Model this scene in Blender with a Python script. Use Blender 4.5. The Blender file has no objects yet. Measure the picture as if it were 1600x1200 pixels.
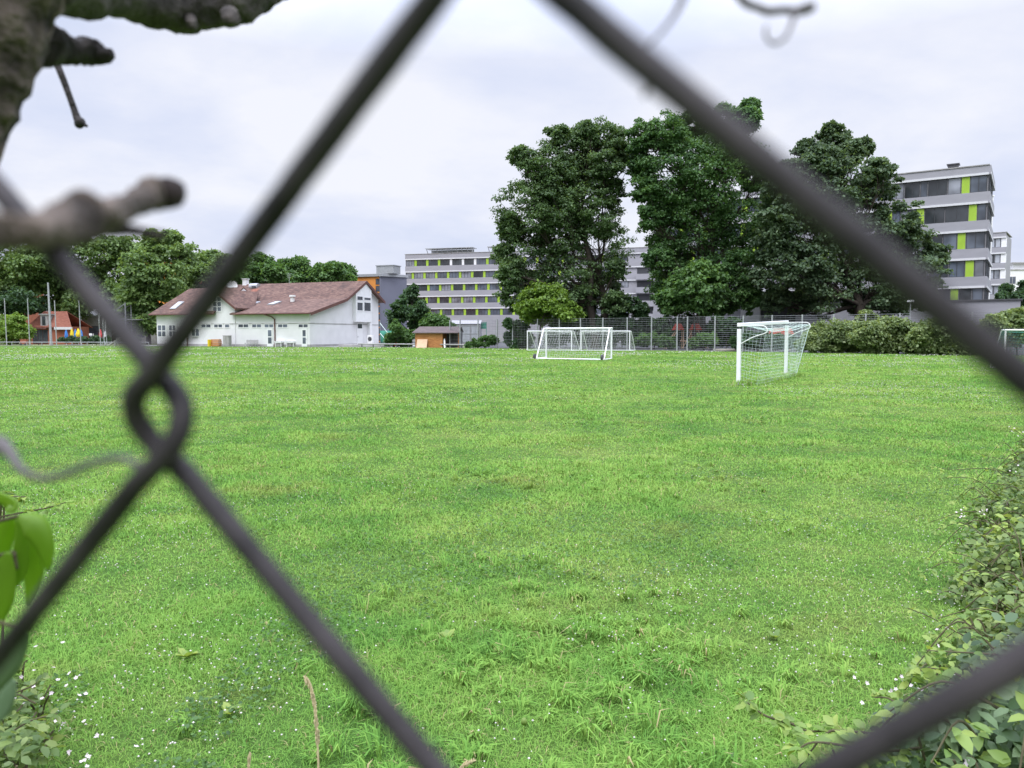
import bpy, math, random
import numpy as np
from mathutils import Vector
random.seed(7); RNG = np.random.default_rng(11)
S = bpy.context.scene; COL = S.collection
R = math.radians
# ------------------------------------------------------------------ camera frame
F, CH = 1200.0, 1.6
PITCH = math.atan(76/1200)
def ray(px, py):
    u = (px-800)/F; v = -(py-600)/F
    return np.array([u, math.cos(PITCH)+v*math.sin(PITCH), -math.sin(PITCH)+v*math.cos(PITCH)])
def P(px, py, d):                       # point seen at (px,py) at forward distance d
    r = ray(px, py); r = r*(d/r[1]); r[2] += CH
    return r
def hit(px, py, o, n):
    r = ray(px, py); c = np.array([0, 0, CH]); o = np.array(o, float); n = np.array(n, float)
    return c + r*(np.dot(o-c, n)/np.dot(r, n))
def G(px, py): return hit(px, py, (0, 0, 0), (0, 0, 1))
def GX(px, d):                           # ground point under column px at distance d
    return np.array([(px-800)/F*d*0.998, d, 0.0])
# ------------------------------------------------------------------ objects
def tag(o, label=None, cat=None, group=None, kind=None):
    for k, v in (('label', label), ('category', cat), ('group', group), ('kind', kind)):
        if v: o[k] = v
    return o
def empty(name, loc, label, cat, group=None, rz=0.0):
    o = bpy.data.objects.new(name, None); COL.objects.link(o)
    o.location = Vector(loc); o.rotation_euler.z = rz; o.empty_display_size = 0.2
    return tag(o, label, cat, group)
def link(name, me, mat, parent=None, world=True):
    o = bpy.data.objects.new(name, me); COL.objects.link(o)
    if mat is not None:
        for m in (mat if isinstance(mat, (list, tuple)) else [mat]): me.materials.append(m)
    if parent is not None:
        o.parent = parent
        if world:
            p = parent; chain = []
            while p: chain.append(p); p = p.parent
            from mathutils import Matrix
            M = Matrix()
            for q in reversed(chain): M = M @ q.matrix_parent_inverse @ q.matrix_basis
            o.matrix_parent_inverse = M.inverted()
    return o
def npmesh(name, V, Fc, mat, parent=None, smooth=False, matidx=None):
    V = np.asarray(V, np.float32); Fc = np.asarray(Fc, np.int32); k = Fc.shape[1]
    me = bpy.data.meshes.new(name)
    me.vertices.add(len(V)); me.vertices.foreach_set('co', V.ravel())
    me.loops.add(Fc.size); me.loops.foreach_set('vertex_index', Fc.ravel())
    me.polygons.add(len(Fc)); me.polygons.foreach_set('loop_start', np.arange(0, Fc.size, k, dtype=np.int32))
    me.polygons.foreach_set('loop_total', np.full(len(Fc), k, np.int32))
    if smooth: me.polygons.foreach_set('use_smooth', np.ones(len(Fc), bool))
    o = link(name, me, mat, parent)
    if matidx is not None: me.polygons.foreach_set('material_index', np.asarray(matidx, np.int32))
    me.update(calc_edges=True)
    return o
class MB:
    def __init__(s): s.v = []; s.f = []; s.m = []
    def add(s, v, f, m=0):
        b = len(s.v); s.v += [tuple(map(float, q)) for q in v]
        s.f += [tuple(b+i for i in q) for q in f]; s.m += [m]*len(f); return s
    def hexa(s, p, m=0):                # 8 points: bottom 4 ccw, top 4 ccw
        return s.add(p, [(3, 2, 1, 0), (4, 5, 6, 7), (0, 1, 5, 4), (1, 2, 6, 5), (2, 3, 7, 6), (3, 0, 4, 7)], m)
    def box(s, c, size, ax=(1, 0), m=0): # ax: horizontal unit x axis
        ux = np.array([ax[0], ax[1], 0.]); uy = np.array([-ax[1], ax[0], 0.]); uz = np.array([0, 0, 1.])
        c = np.array(c, float); a, b, h = [q/2 for q in size]
        return s.hexa([c+ux*i*a+uy*j*b+uz*k*h for k in (-1, 1) for i, j in ((-1, -1), (1, -1), (1, 1), (-1, 1))], m)
    def tube(s, pts, rad, n=8, m=0, cap=True, jit=0.0):
        pts = [np.array(p, float) for p in pts]
        if not hasattr(rad, '__len__'): rad = [rad]*len(pts)
        t0 = pts[1]-pts[0]; a = np.cross(t0, [0, 0, 1.0])
        if np.linalg.norm(a) < 1e-6*max(1, np.linalg.norm(t0)) or np.linalg.norm(a) < .05*np.linalg.norm(t0): a = np.cross(t0, [1.0, 0, 0])
        a = a/np.linalg.norm(a); V = []; ang = np.arange(n)*2*math.pi/n
        for i, p in enumerate(pts):
            t = pts[min(i+1, len(pts)-1)]-pts[max(i-1, 0)]
            t = t/(np.linalg.norm(t)+1e-12); a = a-t*np.dot(a, t); a = a/(np.linalg.norm(a)+1e-12); b = np.cross(t, a)
            for w in ang:
                r = rad[i]*(1+jit*random.uniform(-1, 1)); V.append(p+(a*math.cos(w)+b*math.sin(w))*r)
        f = []
        for i in range(len(pts)-1):
            for j in range(n):
                k = (j+1) % n; f.append((i*n+j, i*n+k, (i+1)*n+k, (i+1)*n+j))
        if cap: f.append(tuple(range(n-1, -1, -1))); f.append(tuple((len(pts)-1)*n+j for j in range(n)))
        return s.add(V, f, m)
    def prism(s, poly, d, m=0):          # planar polygon extruded along vector d
        n = len(poly); poly = [np.array(p, float) for p in poly]; d = np.array(d, float)
        return s.add(poly+[p+d for p in poly], [tuple(range(n-1, -1, -1)), tuple(range(n, 2*n))]+[(i, (i+1) % n, n+(i+1) % n, n+i) for i in range(n)], m)
    def build(s, name, mat, parent=None, smooth=False, bevel=0):
        me = bpy.data.meshes.new(name); me.from_pydata(s.v, [], s.f)
        o = link(name, me, mat, parent)
        if any(s.m): me.polygons.foreach_set('material_index', s.m)
        if smooth: me.polygons.foreach_set('use_smooth', [True]*len(me.polygons))
        import bmesh
        bm = bmesh.new(); bm.from_mesh(me); bmesh.ops.recalc_face_normals(bm, faces=bm.faces); bm.to_mesh(me); bm.free()
        if bevel:
            b = o.modifiers.new('bevel', 'BEVEL'); b.width = bevel; b.segments = 2; b.limit_method = 'ANGLE'
        me.update(); return o
def smooth_path(pts, k=6):               # Catmull-Rom on rows (any width)
    p = np.array(pts, float); p = np.vstack([2*p[0]-p[1], p, 2*p[-1]-p[-2]]); out = []
    for i in range(1, len(p)-2):
        for t in np.arange(k)/k:
            a, b, c, d = p[i-1], p[i], p[i+1], p[i+2]
            out.append(.5*(2*b+(c-a)*t+(2*a-5*b+4*c-d)*t*t+(3*b-a-3*c+d)*t**3))
    out.append(p[-2]); return np.array(out)
# ------------------------------------------------------------------ materials
def nodes(name):
    m = bpy.data.materials.new(name); m.use_nodes = True
    nt = m.node_tree; nt.nodes.clear()
    def N(t, **k):
        n = nt.nodes.new('ShaderNode'+t)
        for a, b in k.items():
            if a.startswith('i_'): n.inputs[int(a[2:]) if a[2:].isdigit() else a[2:].replace('_', ' ')].default_value = b
            else: setattr(n, a, b)
        return n
    return m, nt, N, nt.links.new
def ramp(N, stops, interp='LINEAR'):
    r = N('ValToRGB'); e = r.color_ramp.elements; r.color_ramp.interpolation = interp
    while len(e) < len(stops): e.new(.5)
    for q, (p, c) in zip(e, stops): q.position = p; q.color = (*c, 1)
    return r
def mat(name, c, rough=.7, var=.12, scale=3., bump=0., metal=0., c2=None, spec=.4, stretch=(1, 1, 1), detail=4):
    m, nt, N, L = nodes(name)
    o = N('OutputMaterial'); b = N('BsdfPrincipled', i_Roughness=rough, i_Metallic=metal); b.inputs['Specular IOR Level'].default_value = spec
    g = N('NewGeometry'); mp = N('Mapping'); mp.inputs['Scale'].default_value = stretch
    nz = N('TexNoise', i_Scale=scale, i_Detail=detail); L(g.outputs['Position'], mp.inputs[0]); L(mp.outputs[0], nz.inputs['Vector'])
    lo = [q*(1-var) for q in c]; hi = [min(1, q*(1+var)) for q in (c2 or c)]
    r = ramp(N, [(.3, lo), (.7, hi)]); L(nz.outputs['Fac'], r.inputs[0]); L(r.outputs[0], b.inputs['Base Color'])
    if bump:
        bp = N('Bump', i_Strength=bump, i_Distance=.02); L(nz.outputs['Fac'], bp.inputs['Height']); L(bp.outputs[0], b.inputs['Normal'])
    L(b.outputs[0], o.inputs[0]); return m
def leafmat(name, cols, trans=.35, patch=.25, gloss=.02, tcol=1.5):
    """cols: 3 colours dark to light, picked per leaf, drifting slowly over the crown"""
    m, nt, N, L = nodes(name); o = N('OutputMaterial'); g = N('NewGeometry')
    nz = N('TexNoise', i_Scale=patch, i_Detail=3.0); L(g.outputs['Position'], nz.inputs['Vector'])
    ma = N('Math', operation='MULTIPLY_ADD', i_1=.6, i_2=0.0); L(g.outputs['Random Per Island'], ma.inputs[0])
    mb = N('Math', operation='MULTIPLY_ADD', i_1=.9); L(nz.outputs['Fac'], mb.inputs[0]); L(ma.outputs[0], mb.inputs[2])
    sb = N('Math', operation='SUBTRACT', i_1=.25); L(mb.outputs[0], sb.inputs[0])
    r = ramp(N, [(.1, cols[0]), (.5, cols[1]), (.95, cols[2])]); L(sb.outputs[0], r.inputs[0])
    d = N('BsdfDiffuse'); t = N('BsdfTranslucent'); gl = N('BsdfGlossy', i_Roughness=.45)
    gl.inputs['Color'].default_value = (1, 1, 1, 1)
    L(r.outputs[0], d.inputs[0])
    sc = N('MixRGB', blend_type='MULTIPLY', i_0=1.0); L(r.outputs[0], sc.inputs[1]); sc.inputs[2].default_value = (tcol*1.1, tcol, tcol*.5, 1); L(sc.outputs[0], t.inputs[0])
    m1 = N('MixShader', i_0=trans); L(d.outputs[0], m1.inputs[1]); L(t.outputs[0], m1.inputs[2])
    m2 = N('MixShader', i_0=gloss); L(m1.outputs[0], m2.inputs[1]); L(gl.outputs[0], m2.inputs[2])
    L(m2.outputs[0], o.inputs[0]); return m
def glassmat(name, c=(.05, .06, .07), rough=.08):
    m, nt, N, L = nodes(name); o = N('OutputMaterial'); b = N('BsdfPrincipled', i_Roughness=rough)
    g = N('NewGeometry'); nz = N('TexNoise', i_Scale=.35, i_Detail=2.0); L(g.outputs['Position'], nz.inputs['Vector'])
    r = ramp(N, [(.35, [q*.45 for q in c]), (.65, [q*1.7 for q in c])]); L(nz.outputs['Fac'], r.inputs[0]); L(r.outputs[0], b.inputs['Base Color'])
    b.inputs['Specular IOR Level'].default_value = .6; L(b.outputs[0], o.inputs[0]); return m
def tilemat(name, c1, c2, c3, su=3.2):
    m, nt, N, L = nodes(name); o = N('OutputMaterial'); b = N('BsdfPrincipled', i_Roughness=.85)
    g = N('NewGeometry'); n1 = N('TexNoise', i_Scale=.5, i_Detail=6.0, i_Roughness=.7); n2 = N('TexNoise', i_Scale=3.5, i_Detail=4.0)
    L(g.outputs['Position'], n1.inputs[0]); mp = N('Mapping'); mp.inputs['Scale'].default_value = (.5, .5, 2.4); L(g.outputs['Position'], mp.inputs[0]); L(mp.outputs[0], n2.inputs[0])
    ad = N('Math', operation='MULTIPLY_ADD', i_1=.6); L(n2.outputs['Fac'], ad.inputs[0]); hf = N('Math', operation='MULTIPLY', i_1=.42); L(n1.outputs['Fac'], hf.inputs[0]); L(hf.outputs[0], ad.inputs[2])
    r = ramp(N, [(.36, c1), (.5, c2), (.66, c3)]); L(ad.outputs[0], r.inputs[0])
    w = N('TexWave', wave_type='BANDS', bands_direction='Z', i_Scale=su, i_Distortion=.6); L(g.outputs['Position'], w.inputs[0])
    bp = N('Bump', i_Strength=.6, i_Distance=.05); L(w.outputs['Fac'], bp.inputs['Height']); L(bp.outputs[0], b.inputs['Normal'])
    mm = N('MixRGB', blend_type='MULTIPLY', i_0=.22); L(r.outputs[0], mm.inputs[1]); L(w.outputs['Color'], mm.inputs[2])
    L(mm.outputs[0], b.inputs['Base Color']); L(b.outputs[0], o.inputs[0]); return m
M = {}
M['render'] = mat('white_render', (.71, .705, .71), .9, .06, .6)
M['whitepaint'] = mat('white_paint', (.80, .80, .80), .5, .04, 2)
M['goalpaint'] = mat('goal_paint', (.82, .82, .82), .4, .05, 6)
M['tiles'] = tilemat('roof_tiles', (.05, .028, .023), (.122, .062, .047), (.23, .14, .105))
M['tilesred'] = tilemat('red_roof_tiles', (.17, .06, .04), (.25, .085, .052), (.30, .13, .085))
M['fascia'] = mat('fascia_wood', (.13, .06, .05), .7, .2, 3)
M['glass'] = glassmat('window_glass', (.085, .10, .125))
M['glassdark'] = glassmat('dark_glass', (.035, .04, .045))
M['blind'] = mat('window_blind', (.42, .44, .48), .7, .08, 1)
M['blindgray'] = glassmat('blind_behind_glass', (.20, .21, .235), .15)
M['frame'] = mat('dark_frame', (.05, .052, .058), .5, .1)
M['pvc'] = mat('white_window_frame', (.78, .78, .78), .45, .03)
M['graypanel'] = mat('gray_cladding', (.33, .325, .35), .6, .07, .35, stretch=(1, 1, 4))
M['whiteband'] = mat('white_band', (.64, .64, .65), .6, .03)
M['lime'] = mat('lime_panel', (.34, .52, .05), .45, .08, 1)
M['orange'] = mat('orange_render', (.68, .27, .06), .8, .07, .4)
M['slate'] = mat('slate_cladding', (.17, .175, .22), .7, .06, .3)
M['metal'] = mat('galvanised_steel', (.42, .43, .44), .45, .12, 4, metal=.5)
M['dullsteel'] = mat('weathered_steel', (.19, .195, .20), .6, .15, 3)
M['wire'] = mat('fence_mesh_wire', (.21, .22, .22), .5, .1, 3, metal=.3)
M['darkmetal'] = mat('dark_metal', (.07, .07, .075), .5, .2)
M['concrete'] = mat('concrete', (.34, .33, .32), .9, .15, 1.2, bump=.1)
M['shaded_asphalt'] = mat('tree_shaded_asphalt', (.075, .075, .08), .9, .2, .6)
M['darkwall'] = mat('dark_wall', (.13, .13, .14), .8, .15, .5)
M['wood'] = mat('orange_wood', (.44, .17, .055), .6, .22, 2, stretch=(1, 1, 9), c2=(.5, .23, .08))
M['ply'] = mat('plywood', (.62, .42, .27), .7, .08, 3)
M['felt'] = mat('roof_felt', (.12, .095, .095), .9, .15, 2)
M['red'] = mat('red_plastic', (.52, .06, .04), .4, .08)
M['brick'] = mat('red_brick', (.33, .115, .07), .85, .15, 2)
M['blue'] = mat('blue_cloth', (.05, .20, .55), .8, .1)
M['yellow'] = mat('yellow_cloth', (.75, .55, .03), .8, .1)
M['redcloth'] = mat('red_cloth', (.62, .08, .08), .8, .1)
M['whitecloth'] = mat('white_cloth', (.7, .7, .68), .8, .06)
M['green'] = mat('green_tarp', (.05, .24, .17), .7, .15, 2)
M['net'] = mat('net_cord', (.62, .74, .70), .7, .06)
M['netwhite'] = mat('white_net_cord', (.66, .68, .66), .7, .06)
M['bark'] = mat('tree_bark', (.05, .04, .032), .95, .3, 3, bump=.5)
M['barknear'] = mat('lichen_bark', (.045, .034, .027), .95, .5, 120, bump=1.0, c2=(.17, .135, .11), detail=6)
M['barkdark'] = mat('dark_bark', (.024, .02, .019), .9, .4, 90, bump=.6, c2=(.085, .074, .066))
M['barkblack'] = mat('black_bark', (.014, .012, .012), .9, .4, 90, bump=.6, c2=(.035, .03, .028))
M['cut'] = mat('cut_wood_end', (.026, .018, .016), .9, .3, 200)
M['tendril'] = mat('dry_tendril', (.11, .10, .10), .9, .2, 60)
M['linkwire'] = mat('rusty_dark_wire', (.012, .0105, .011), .6, .4, 160, c2=(.036, .031, .032), spec=.25)
M['cane'] = mat('bramble_cane', (.085, .075, .035), .8, .3, 20)
M['straw'] = mat('dry_straw', (.46, .38, .22), .8, .15, 60)
M['petal'] = mat('pale_petal', (.60, .52, .53), .8, .06, 50)
M['clover'] = mat('clover_petal', (.62, .59, .54), .8, .12, 20)
M['sand'] = mat('pale_sand', (.42, .38, .32), .95, .12, 2)
M['leafA'] = leafmat('oak_leaves', [(0.0410, 0.0732, 0.0326), (0.0851, 0.1493, 0.0578), (0.1575, 0.2479, 0.0955)])
M['leafB'] = leafmat('maple_leaves', [(0.0350, 0.0771, 0.0309), (0.0751, 0.1608, 0.0519), (0.1471, 0.2664, 0.0848)])
M['leafC'] = leafmat('chestnut_leaves', [(0.0378, 0.0650, 0.0357), (0.0766, 0.1270, 0.0630), (0.1575, 0.2311, 0.1166)])
M['leafL'] = leafmat('plane_leaves', [(0.0654, 0.1125, 0.0377), (0.1367, 0.2248, 0.0691), (0.2376, 0.3372, 0.1193)])
M['leafD'] = leafmat('dark_leaves', [(0.0273, 0.0550, 0.0273), (0.0546, 0.1110, 0.0483), (0.0955, 0.1820, 0.0683)])
M['leafY'] = leafmat('yellowgreen_leaves', [(0.0792, 0.1428, 0.0220), (0.1512, 0.2520, 0.0385), (0.2232, 0.3444, 0.0660)])
M['leafM'] = leafmat('mid_leaves', [(0.0403, 0.0920, 0.0275), (0.0862, 0.1725, 0.0495), (0.1495, 0.2645, 0.0770)])
M['leafH'] = leafmat('hedge_leaves', [(0.0700, 0.1120, 0.0380), (0.1600, 0.2240, 0.0808), (0.3300, 0.4032, 0.1900)], patch=.6)
M['leafR'] = leafmat('bramble_leaves', [(0.0594, 0.1093, 0.0284), (0.1426, 0.2188, 0.0608), (0.2851, 0.3526, 0.1137)], patch=2.5, gloss=.025)
M['leafRn'] = leafmat('dull_bramble_leaves', [(.05, .10, .042), (.105, .175, .075), (.19, .27, .13)], patch=2.5, gloss=.03)
M['leafRt'] = leafmat('bramble_tip_leaves', [(.13, .22, .06), (.22, .32, .08), (.36, .44, .11)], patch=2.5)
M['leafN'] = leafmat('fresh_leaf', [(.16, .30, .015), (.20, .36, .02), (.26, .43, .03)], trans=.5, patch=30, gloss=.03)
M['leafN2'] = leafmat('dull_leaf', [(0.0750, 0.1755, 0.0480), (0.1500, 0.2295, 0.1280), (0.2550, 0.3375, 0.2240)], trans=.3, patch=30)
# lawn colours drift in broad patches; blades and ground share them
def lawnmat(name, mul, blade):
    m, nt, N, L = nodes(name); o = N('OutputMaterial'); g = N('NewGeometry')
    n1 = N('TexNoise', i_Scale=.14, i_Detail=5.0, i_Roughness=.62); n2 = N('TexNoise', i_Scale=1.1, i_Detail=4.0, i_Roughness=.65)
    for n in (n1, n2): L(g.outputs['Position'], n.inputs[0])
    a = N('Math', operation='MULTIPLY_ADD', i_1=.55); L(n1.outputs['Fac'], a.inputs[0]); h = N('Math', operation='MULTIPLY', i_1=.45); L(n2.outputs['Fac'], h.inputs[0]); L(h.outputs[0], a.inputs[2])
    src = a
    if blade:
        q = N('Math', operation='MULTIPLY_ADD', i_1=.13, i_2=-.065); L(g.outputs['Random Per Island'], q.inputs[0])
        s = N('Math', operation='ADD'); L(a.outputs[0], s.inputs[0]); L(q.outputs[0], s.inputs[1]); src = s
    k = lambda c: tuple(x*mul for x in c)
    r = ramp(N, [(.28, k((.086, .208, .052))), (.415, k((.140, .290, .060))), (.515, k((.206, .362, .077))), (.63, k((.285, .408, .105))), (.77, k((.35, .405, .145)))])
    L(src.outputs[0], r.inputs[0])
    n4 = N('TexNoise', i_Scale=.8, i_Detail=5.0, i_Roughness=.6); mo = N('Mapping'); mo.inputs['Location'].default_value = (17, 5, 0); L(g.outputs['Position'], mo.inputs[0]); L(mo.outputs[0], n4.inputs[0])
    dr_ = ramp(N, [(.56, (0, 0, 0)), (.74, (.45, .45, .45))]); L(n4.outputs['Fac'], dr_.inputs[0])
    dm_ = N('MixRGB'); L(dr_.outputs[0], dm_.inputs[0]); L(r.outputs[0], dm_.inputs[1]); dm_.inputs[2].default_value = (*k((.27, .235, .085)), 1); r = dm_
    if blade:                            # a few dead straw blades among the green
        gt = N('Math', operation='GREATER_THAN', i_1=.965); fr_ = N('Math', operation='FRACT'); m7 = N('Math', operation='MULTIPLY', i_1=7.31); L(g.outputs['Random Per Island'], m7.inputs[0]); L(m7.outputs[0], fr_.inputs[0]); L(fr_.outputs[0], gt.inputs[0])
        sm = N('MixRGB'); L(gt.outputs[0], sm.inputs[0]); L(r.outputs[0], sm.inputs[1]); sm.inputs[2].default_value = (.42, .36, .19, 1); r = sm
        d = N('BsdfDiffuse'); t = N('BsdfTranslucent'); L(r.outputs[0], d.inputs[0])
        sc = N('MixRGB', blend_type='MULTIPLY', i_0=1.0); L(r.outputs[0], sc.inputs[1]); sc.inputs[2].default_value = (1.3, 1.25, .6, 1); L(sc.outputs[0], t.inputs[0])
        va = N('VectorMath', operation='SCALE'); va.inputs['Scale'].default_value = .45; L(g.outputs['Normal'], va.inputs[0])
        vb = N('VectorMath', operation='ADD'); vb.inputs[1].default_value = (0, 0, 1); L(va.outputs[0], vb.inputs[0])
        vn = N('VectorMath', operation='NORMALIZE'); L(vb.outputs[0], vn.inputs[0]); L(vn.outputs[0], d.inputs['Normal'])   # soft blades catch the light from above
        m1 = N('MixShader', i_0=.3); L(d.outputs[0], m1.inputs[1]); L(t.outputs[0], m1.inputs[2]); L(m1.outputs[0], o.inputs[0])
    else:
        b = N('BsdfPrincipled', i_Roughness=.95); b.inputs['Specular IOR Level'].default_value = .1
        n3 = N('TexNoise', i_Scale=14.0, i_Detail=6.0, i_Roughness=.75); L(g.outputs['Position'], n3.inputs[0])
        bp = N('Bump', i_Strength=.8, i_Distance=.05); L(n3.outputs['Fac'], bp.inputs['Height']); L(bp.outputs[0], b.inputs['Normal'])
        rr = ramp(N, [(.3, (.62, .62, .62)), (.7, (1.15, 1.15, 1.15))]); L(n3.outputs['Fac'], rr.inputs[0])
        mm = N('MixRGB', blend_type='MULTIPLY', i_0=1.0); L(r.outputs[0], mm.inputs[1]); L(rr.outputs[0], mm.inputs[2])
        L(mm.outputs[0], b.inputs['Base Color']); L(b.outputs[0], o.inputs[0])
    return m
M['lawn'] = lawnmat('lawn_ground', .50, False)  # darkened: shadow in the gaps between blades put into the ground colour
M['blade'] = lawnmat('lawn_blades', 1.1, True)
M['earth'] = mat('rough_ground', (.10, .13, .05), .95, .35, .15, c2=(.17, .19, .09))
M['paving'] = mat('paving', (.33, .32, .31), .9, .12, .8)
# ------------------------------------------------------------------ world, sun, camera
SUN_EL, SUN_AZ = R(58), R(205)
W = bpy.data.worlds.new('World'); S.world = W; W.use_nodes = True
nt = W.node_tree; nt.nodes.clear(); L = nt.links.new
def WN(t, **k):
    n = nt.nodes.new('ShaderNode'+t)
    for a, b in k.items():
        if a.startswith('i_'): n.inputs[int(a[2:]) if a[2:].isdigit() else a[2:].replace('_', ' ')].default_value = b
        else: setattr(n, a, b)
    return n
sky = WN('TexSky', sky_type='NISHITA'); sky.sun_disc = False; sky.sun_elevation = SUN_EL; sky.sun_rotation = SUN_AZ; sky.air_density = 1.5; sky.dust_density = 2.0
tc = WN('TexCoord'); sep = WN('SeparateXYZ'); L(tc.outputs['Generated'], sep.inputs[0])
# project the direction onto a cloud deck so the clouds flatten towards the horizon
zz = WN('Math', operation='ADD', i_1=.22); L(sep.outputs[2], zz.inputs[0]); zm = WN('Math', operation='MAXIMUM', i_1=.08); L(zz.outputs[0], zm.inputs[0])
dv = WN('VectorMath', operation='DIVIDE'); L(tc.outputs['Generated'], dv.inputs[0]); L(zm.outputs[0], dv.inputs[1])
c1 = WN('TexNoise', i_Scale=.85, i_Detail=6.0, i_Roughness=.5, i_Distortion=.5); c2 = WN('TexNoise', i_Scale=2.6, i_Detail=5.0, i_Roughness=.55)
mp = WN('Mapping'); mp.inputs['Location'].default_value = (3.1, 1.7, .4); L(dv.outputs[0], mp.inputs[0]); L(mp.outputs[0], c1.inputs[0]); L(mp.outputs[0], c2.inputs[0])
cm = WN('Math', operation='MULTIPLY_ADD', i_1=.7); L(c1.outputs['Fac'], cm.inputs[0]); ch = WN('Math', operation='MULTIPLY', i_1=.3); L(c2.outputs['Fac'], ch.inputs[0]); L(ch.outputs[0], cm.inputs[2])
cr = WN('ValToRGB'); e = cr.color_ramp.elements; e.new(.5)
for q, (p, c) in zip(e, [(.40, (7.0, 7.65, 9.7)), (.5, (8.0, 8.45, 10.1)), (.61, (9.5, 9.65, 10.5))]): q.position = p; q.color = (*c, 1)
L(cm.outputs[0], cr.inputs[0])
br = WN('MapRange'); br.inputs['From Min'].default_value = .33; br.inputs['From Max'].default_value = 1.0; br.inputs['To Min'].default_value = 1.0; br.inputs['To Max'].default_value = 5.2
L(sep.outputs[2], br.inputs['Value'])
cb = WN('VectorMath', operation='SCALE'); L(cr.outputs[0], cb.inputs[0]); L(br.outputs[0], cb.inputs['Scale'])
mx = WN('MixRGB', i_0=.93); L(sky.outputs[0], mx.inputs[1]); L(cb.outputs[0], mx.inputs[2])
bg = WN('Background', i_Strength=.1); L(mx.outputs[0], bg.inputs[0]); wo = WN('OutputWorld'); L(bg.outputs[0], wo.inputs[0])
sl = bpy.data.lights.new('sun', 'SUN'); sl.energy = 1.6; sl.angle = R(25); sl.color = (1, .965, .91)
so = bpy.data.objects.new('sun', sl); COL.objects.link(so); so.rotation_euler = (R(90)-SUN_EL, 0, math.pi-SUN_AZ)
sd = Vector((math.sin(SUN_AZ)*math.cos(SUN_EL), math.cos(SUN_AZ)*math.cos(SUN_EL), math.sin(SUN_EL)))
so.rotation_euler = (-sd).to_track_quat('-Z', 'Y').to_euler(); so.location = (0, -20, 60)
cam = bpy.data.cameras.new('camera'); co = bpy.data.objects.new('camera', cam); COL.objects.link(co); S.camera = co
cam.sensor_width = 36; cam.lens = 36*F/1600; cam.clip_start = .004; cam.clip_end = 6000
co.location = (0, 0, CH); co.rotation_euler = (R(90)-PITCH, 0, 0)
cam.dof.use_dof = True; cam.dof.focus_distance = 30; cam.dof.aperture_fstop = 18.5
S.view_settings.view_transform = 'Standard'; S.view_settings.look = 'None'; S.view_settings.gamma = 1; S.view_settings.exposure = 0
S.cycles.max_bounces = 5; S.cycles.diffuse_bounces = 3; S.cycles.glossy_bounces = 2; S.cycles.transmission_bounces = 4; S.cycles.transparent_max_bounces = 4
S.cycles.caustics_reflective = False; S.cycles.caustics_refractive = False
# ------------------------------------------------------------------ noise / scatter helpers
def vnoise(x, y, sc, seed=0):
    x = x/sc; y = y/sc; xi = np.floor(x).astype(np.int64); yi = np.floor(y).astype(np.int64); fx = x-xi; fy = y-yi
    fx = fx*fx*(3-2*fx); fy = fy*fy*(3-2*fy)
    def h(a, b):
        n = (a*374761393+b*668265263+seed*1442695) & 0xffffffff; n = ((n ^ (n >> 13))*1274126177) & 0xffffffff
        return ((n ^ (n >> 16)) & 0xffff)/65535.0
    return (h(xi, yi)*(1-fx)+h(xi+1, yi)*fx)*(1-fy)+(h(xi, yi+1)*(1-fx)+h(xi+1, yi+1)*fx)*fy
def unit(v): return v/(np.linalg.norm(v, axis=-1, keepdims=True)+1e-9)
def rdir(n): return unit(RNG.normal(size=(n, 3)))
def inst(tv, tf, C, X, Nn, size):        # template (x along X, z along normal) at many places
    tv = np.array(tv, float); tf = np.array(tf); n = len(C)
    X = unit(X); Y = unit(np.cross(Nn, X)); Z = np.cross(X, Y)
    sz = np.asarray(size, float).reshape(n, 1, 1)
    V = C[:, None, :]+sz*(tv[None, :, 0:1]*X[:, None]+tv[None, :, 1:2]*Y[:, None]+tv[None, :, 2:3]*Z[:, None])
    Fc = tf[None]+(np.arange(n)*len(tv))[:, None, None]
    return V.reshape(-1, 3), Fc.reshape(-1, tf.shape[1])
def cat(parts):
    V = []; Fc = []; b = 0
    for v, f in parts: V.append(v); Fc.append(f+b); b += len(v)
    return np.vstack(V), np.vstack(Fc)
RH = ([(0, 0, 0), (.45, -.34, .06), (1, 0, -.05), (.55, .34, .06)], [(0, 1, 2, 3)])              # far leaf
LEAF = ([(0, 0, 0), (.28, -.27, .05), (.3, 0, 0), (.28, .27, .05), (.68, -.22, .02), (.7, 0, -.03), (.68, .22, .02), (1, 0, -.14)],
        [(0, 1, 2, 2), (0, 2, 3, 3), (1, 4, 5, 2), (2, 5, 6, 3), (4, 7, 5, 5), (5, 7, 6, 6)])
LEAFQ = ([(0, 0, 0), (.3, -.28, .06), (.72, -.22, .03), (1, 0, -.12), (.72, .22, .03), (.3, .28, .06), (.5, 0, -.02)],
         [(0, 1, 2, 6), (6, 2, 3, 4), (0, 6, 4, 5)])
BLOB = ([(1, 0, 0), (0, 1, 0), (-1, 0, 0), (0, -1, 0), (0, 0, .8), (0, 0, -.6)],
        [(0, 1, 4), (1, 2, 4), (2, 3, 4), (3, 0, 4), (1, 0, 5), (2, 1, 5), (3, 2, 5), (0, 3, 5)])
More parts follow.
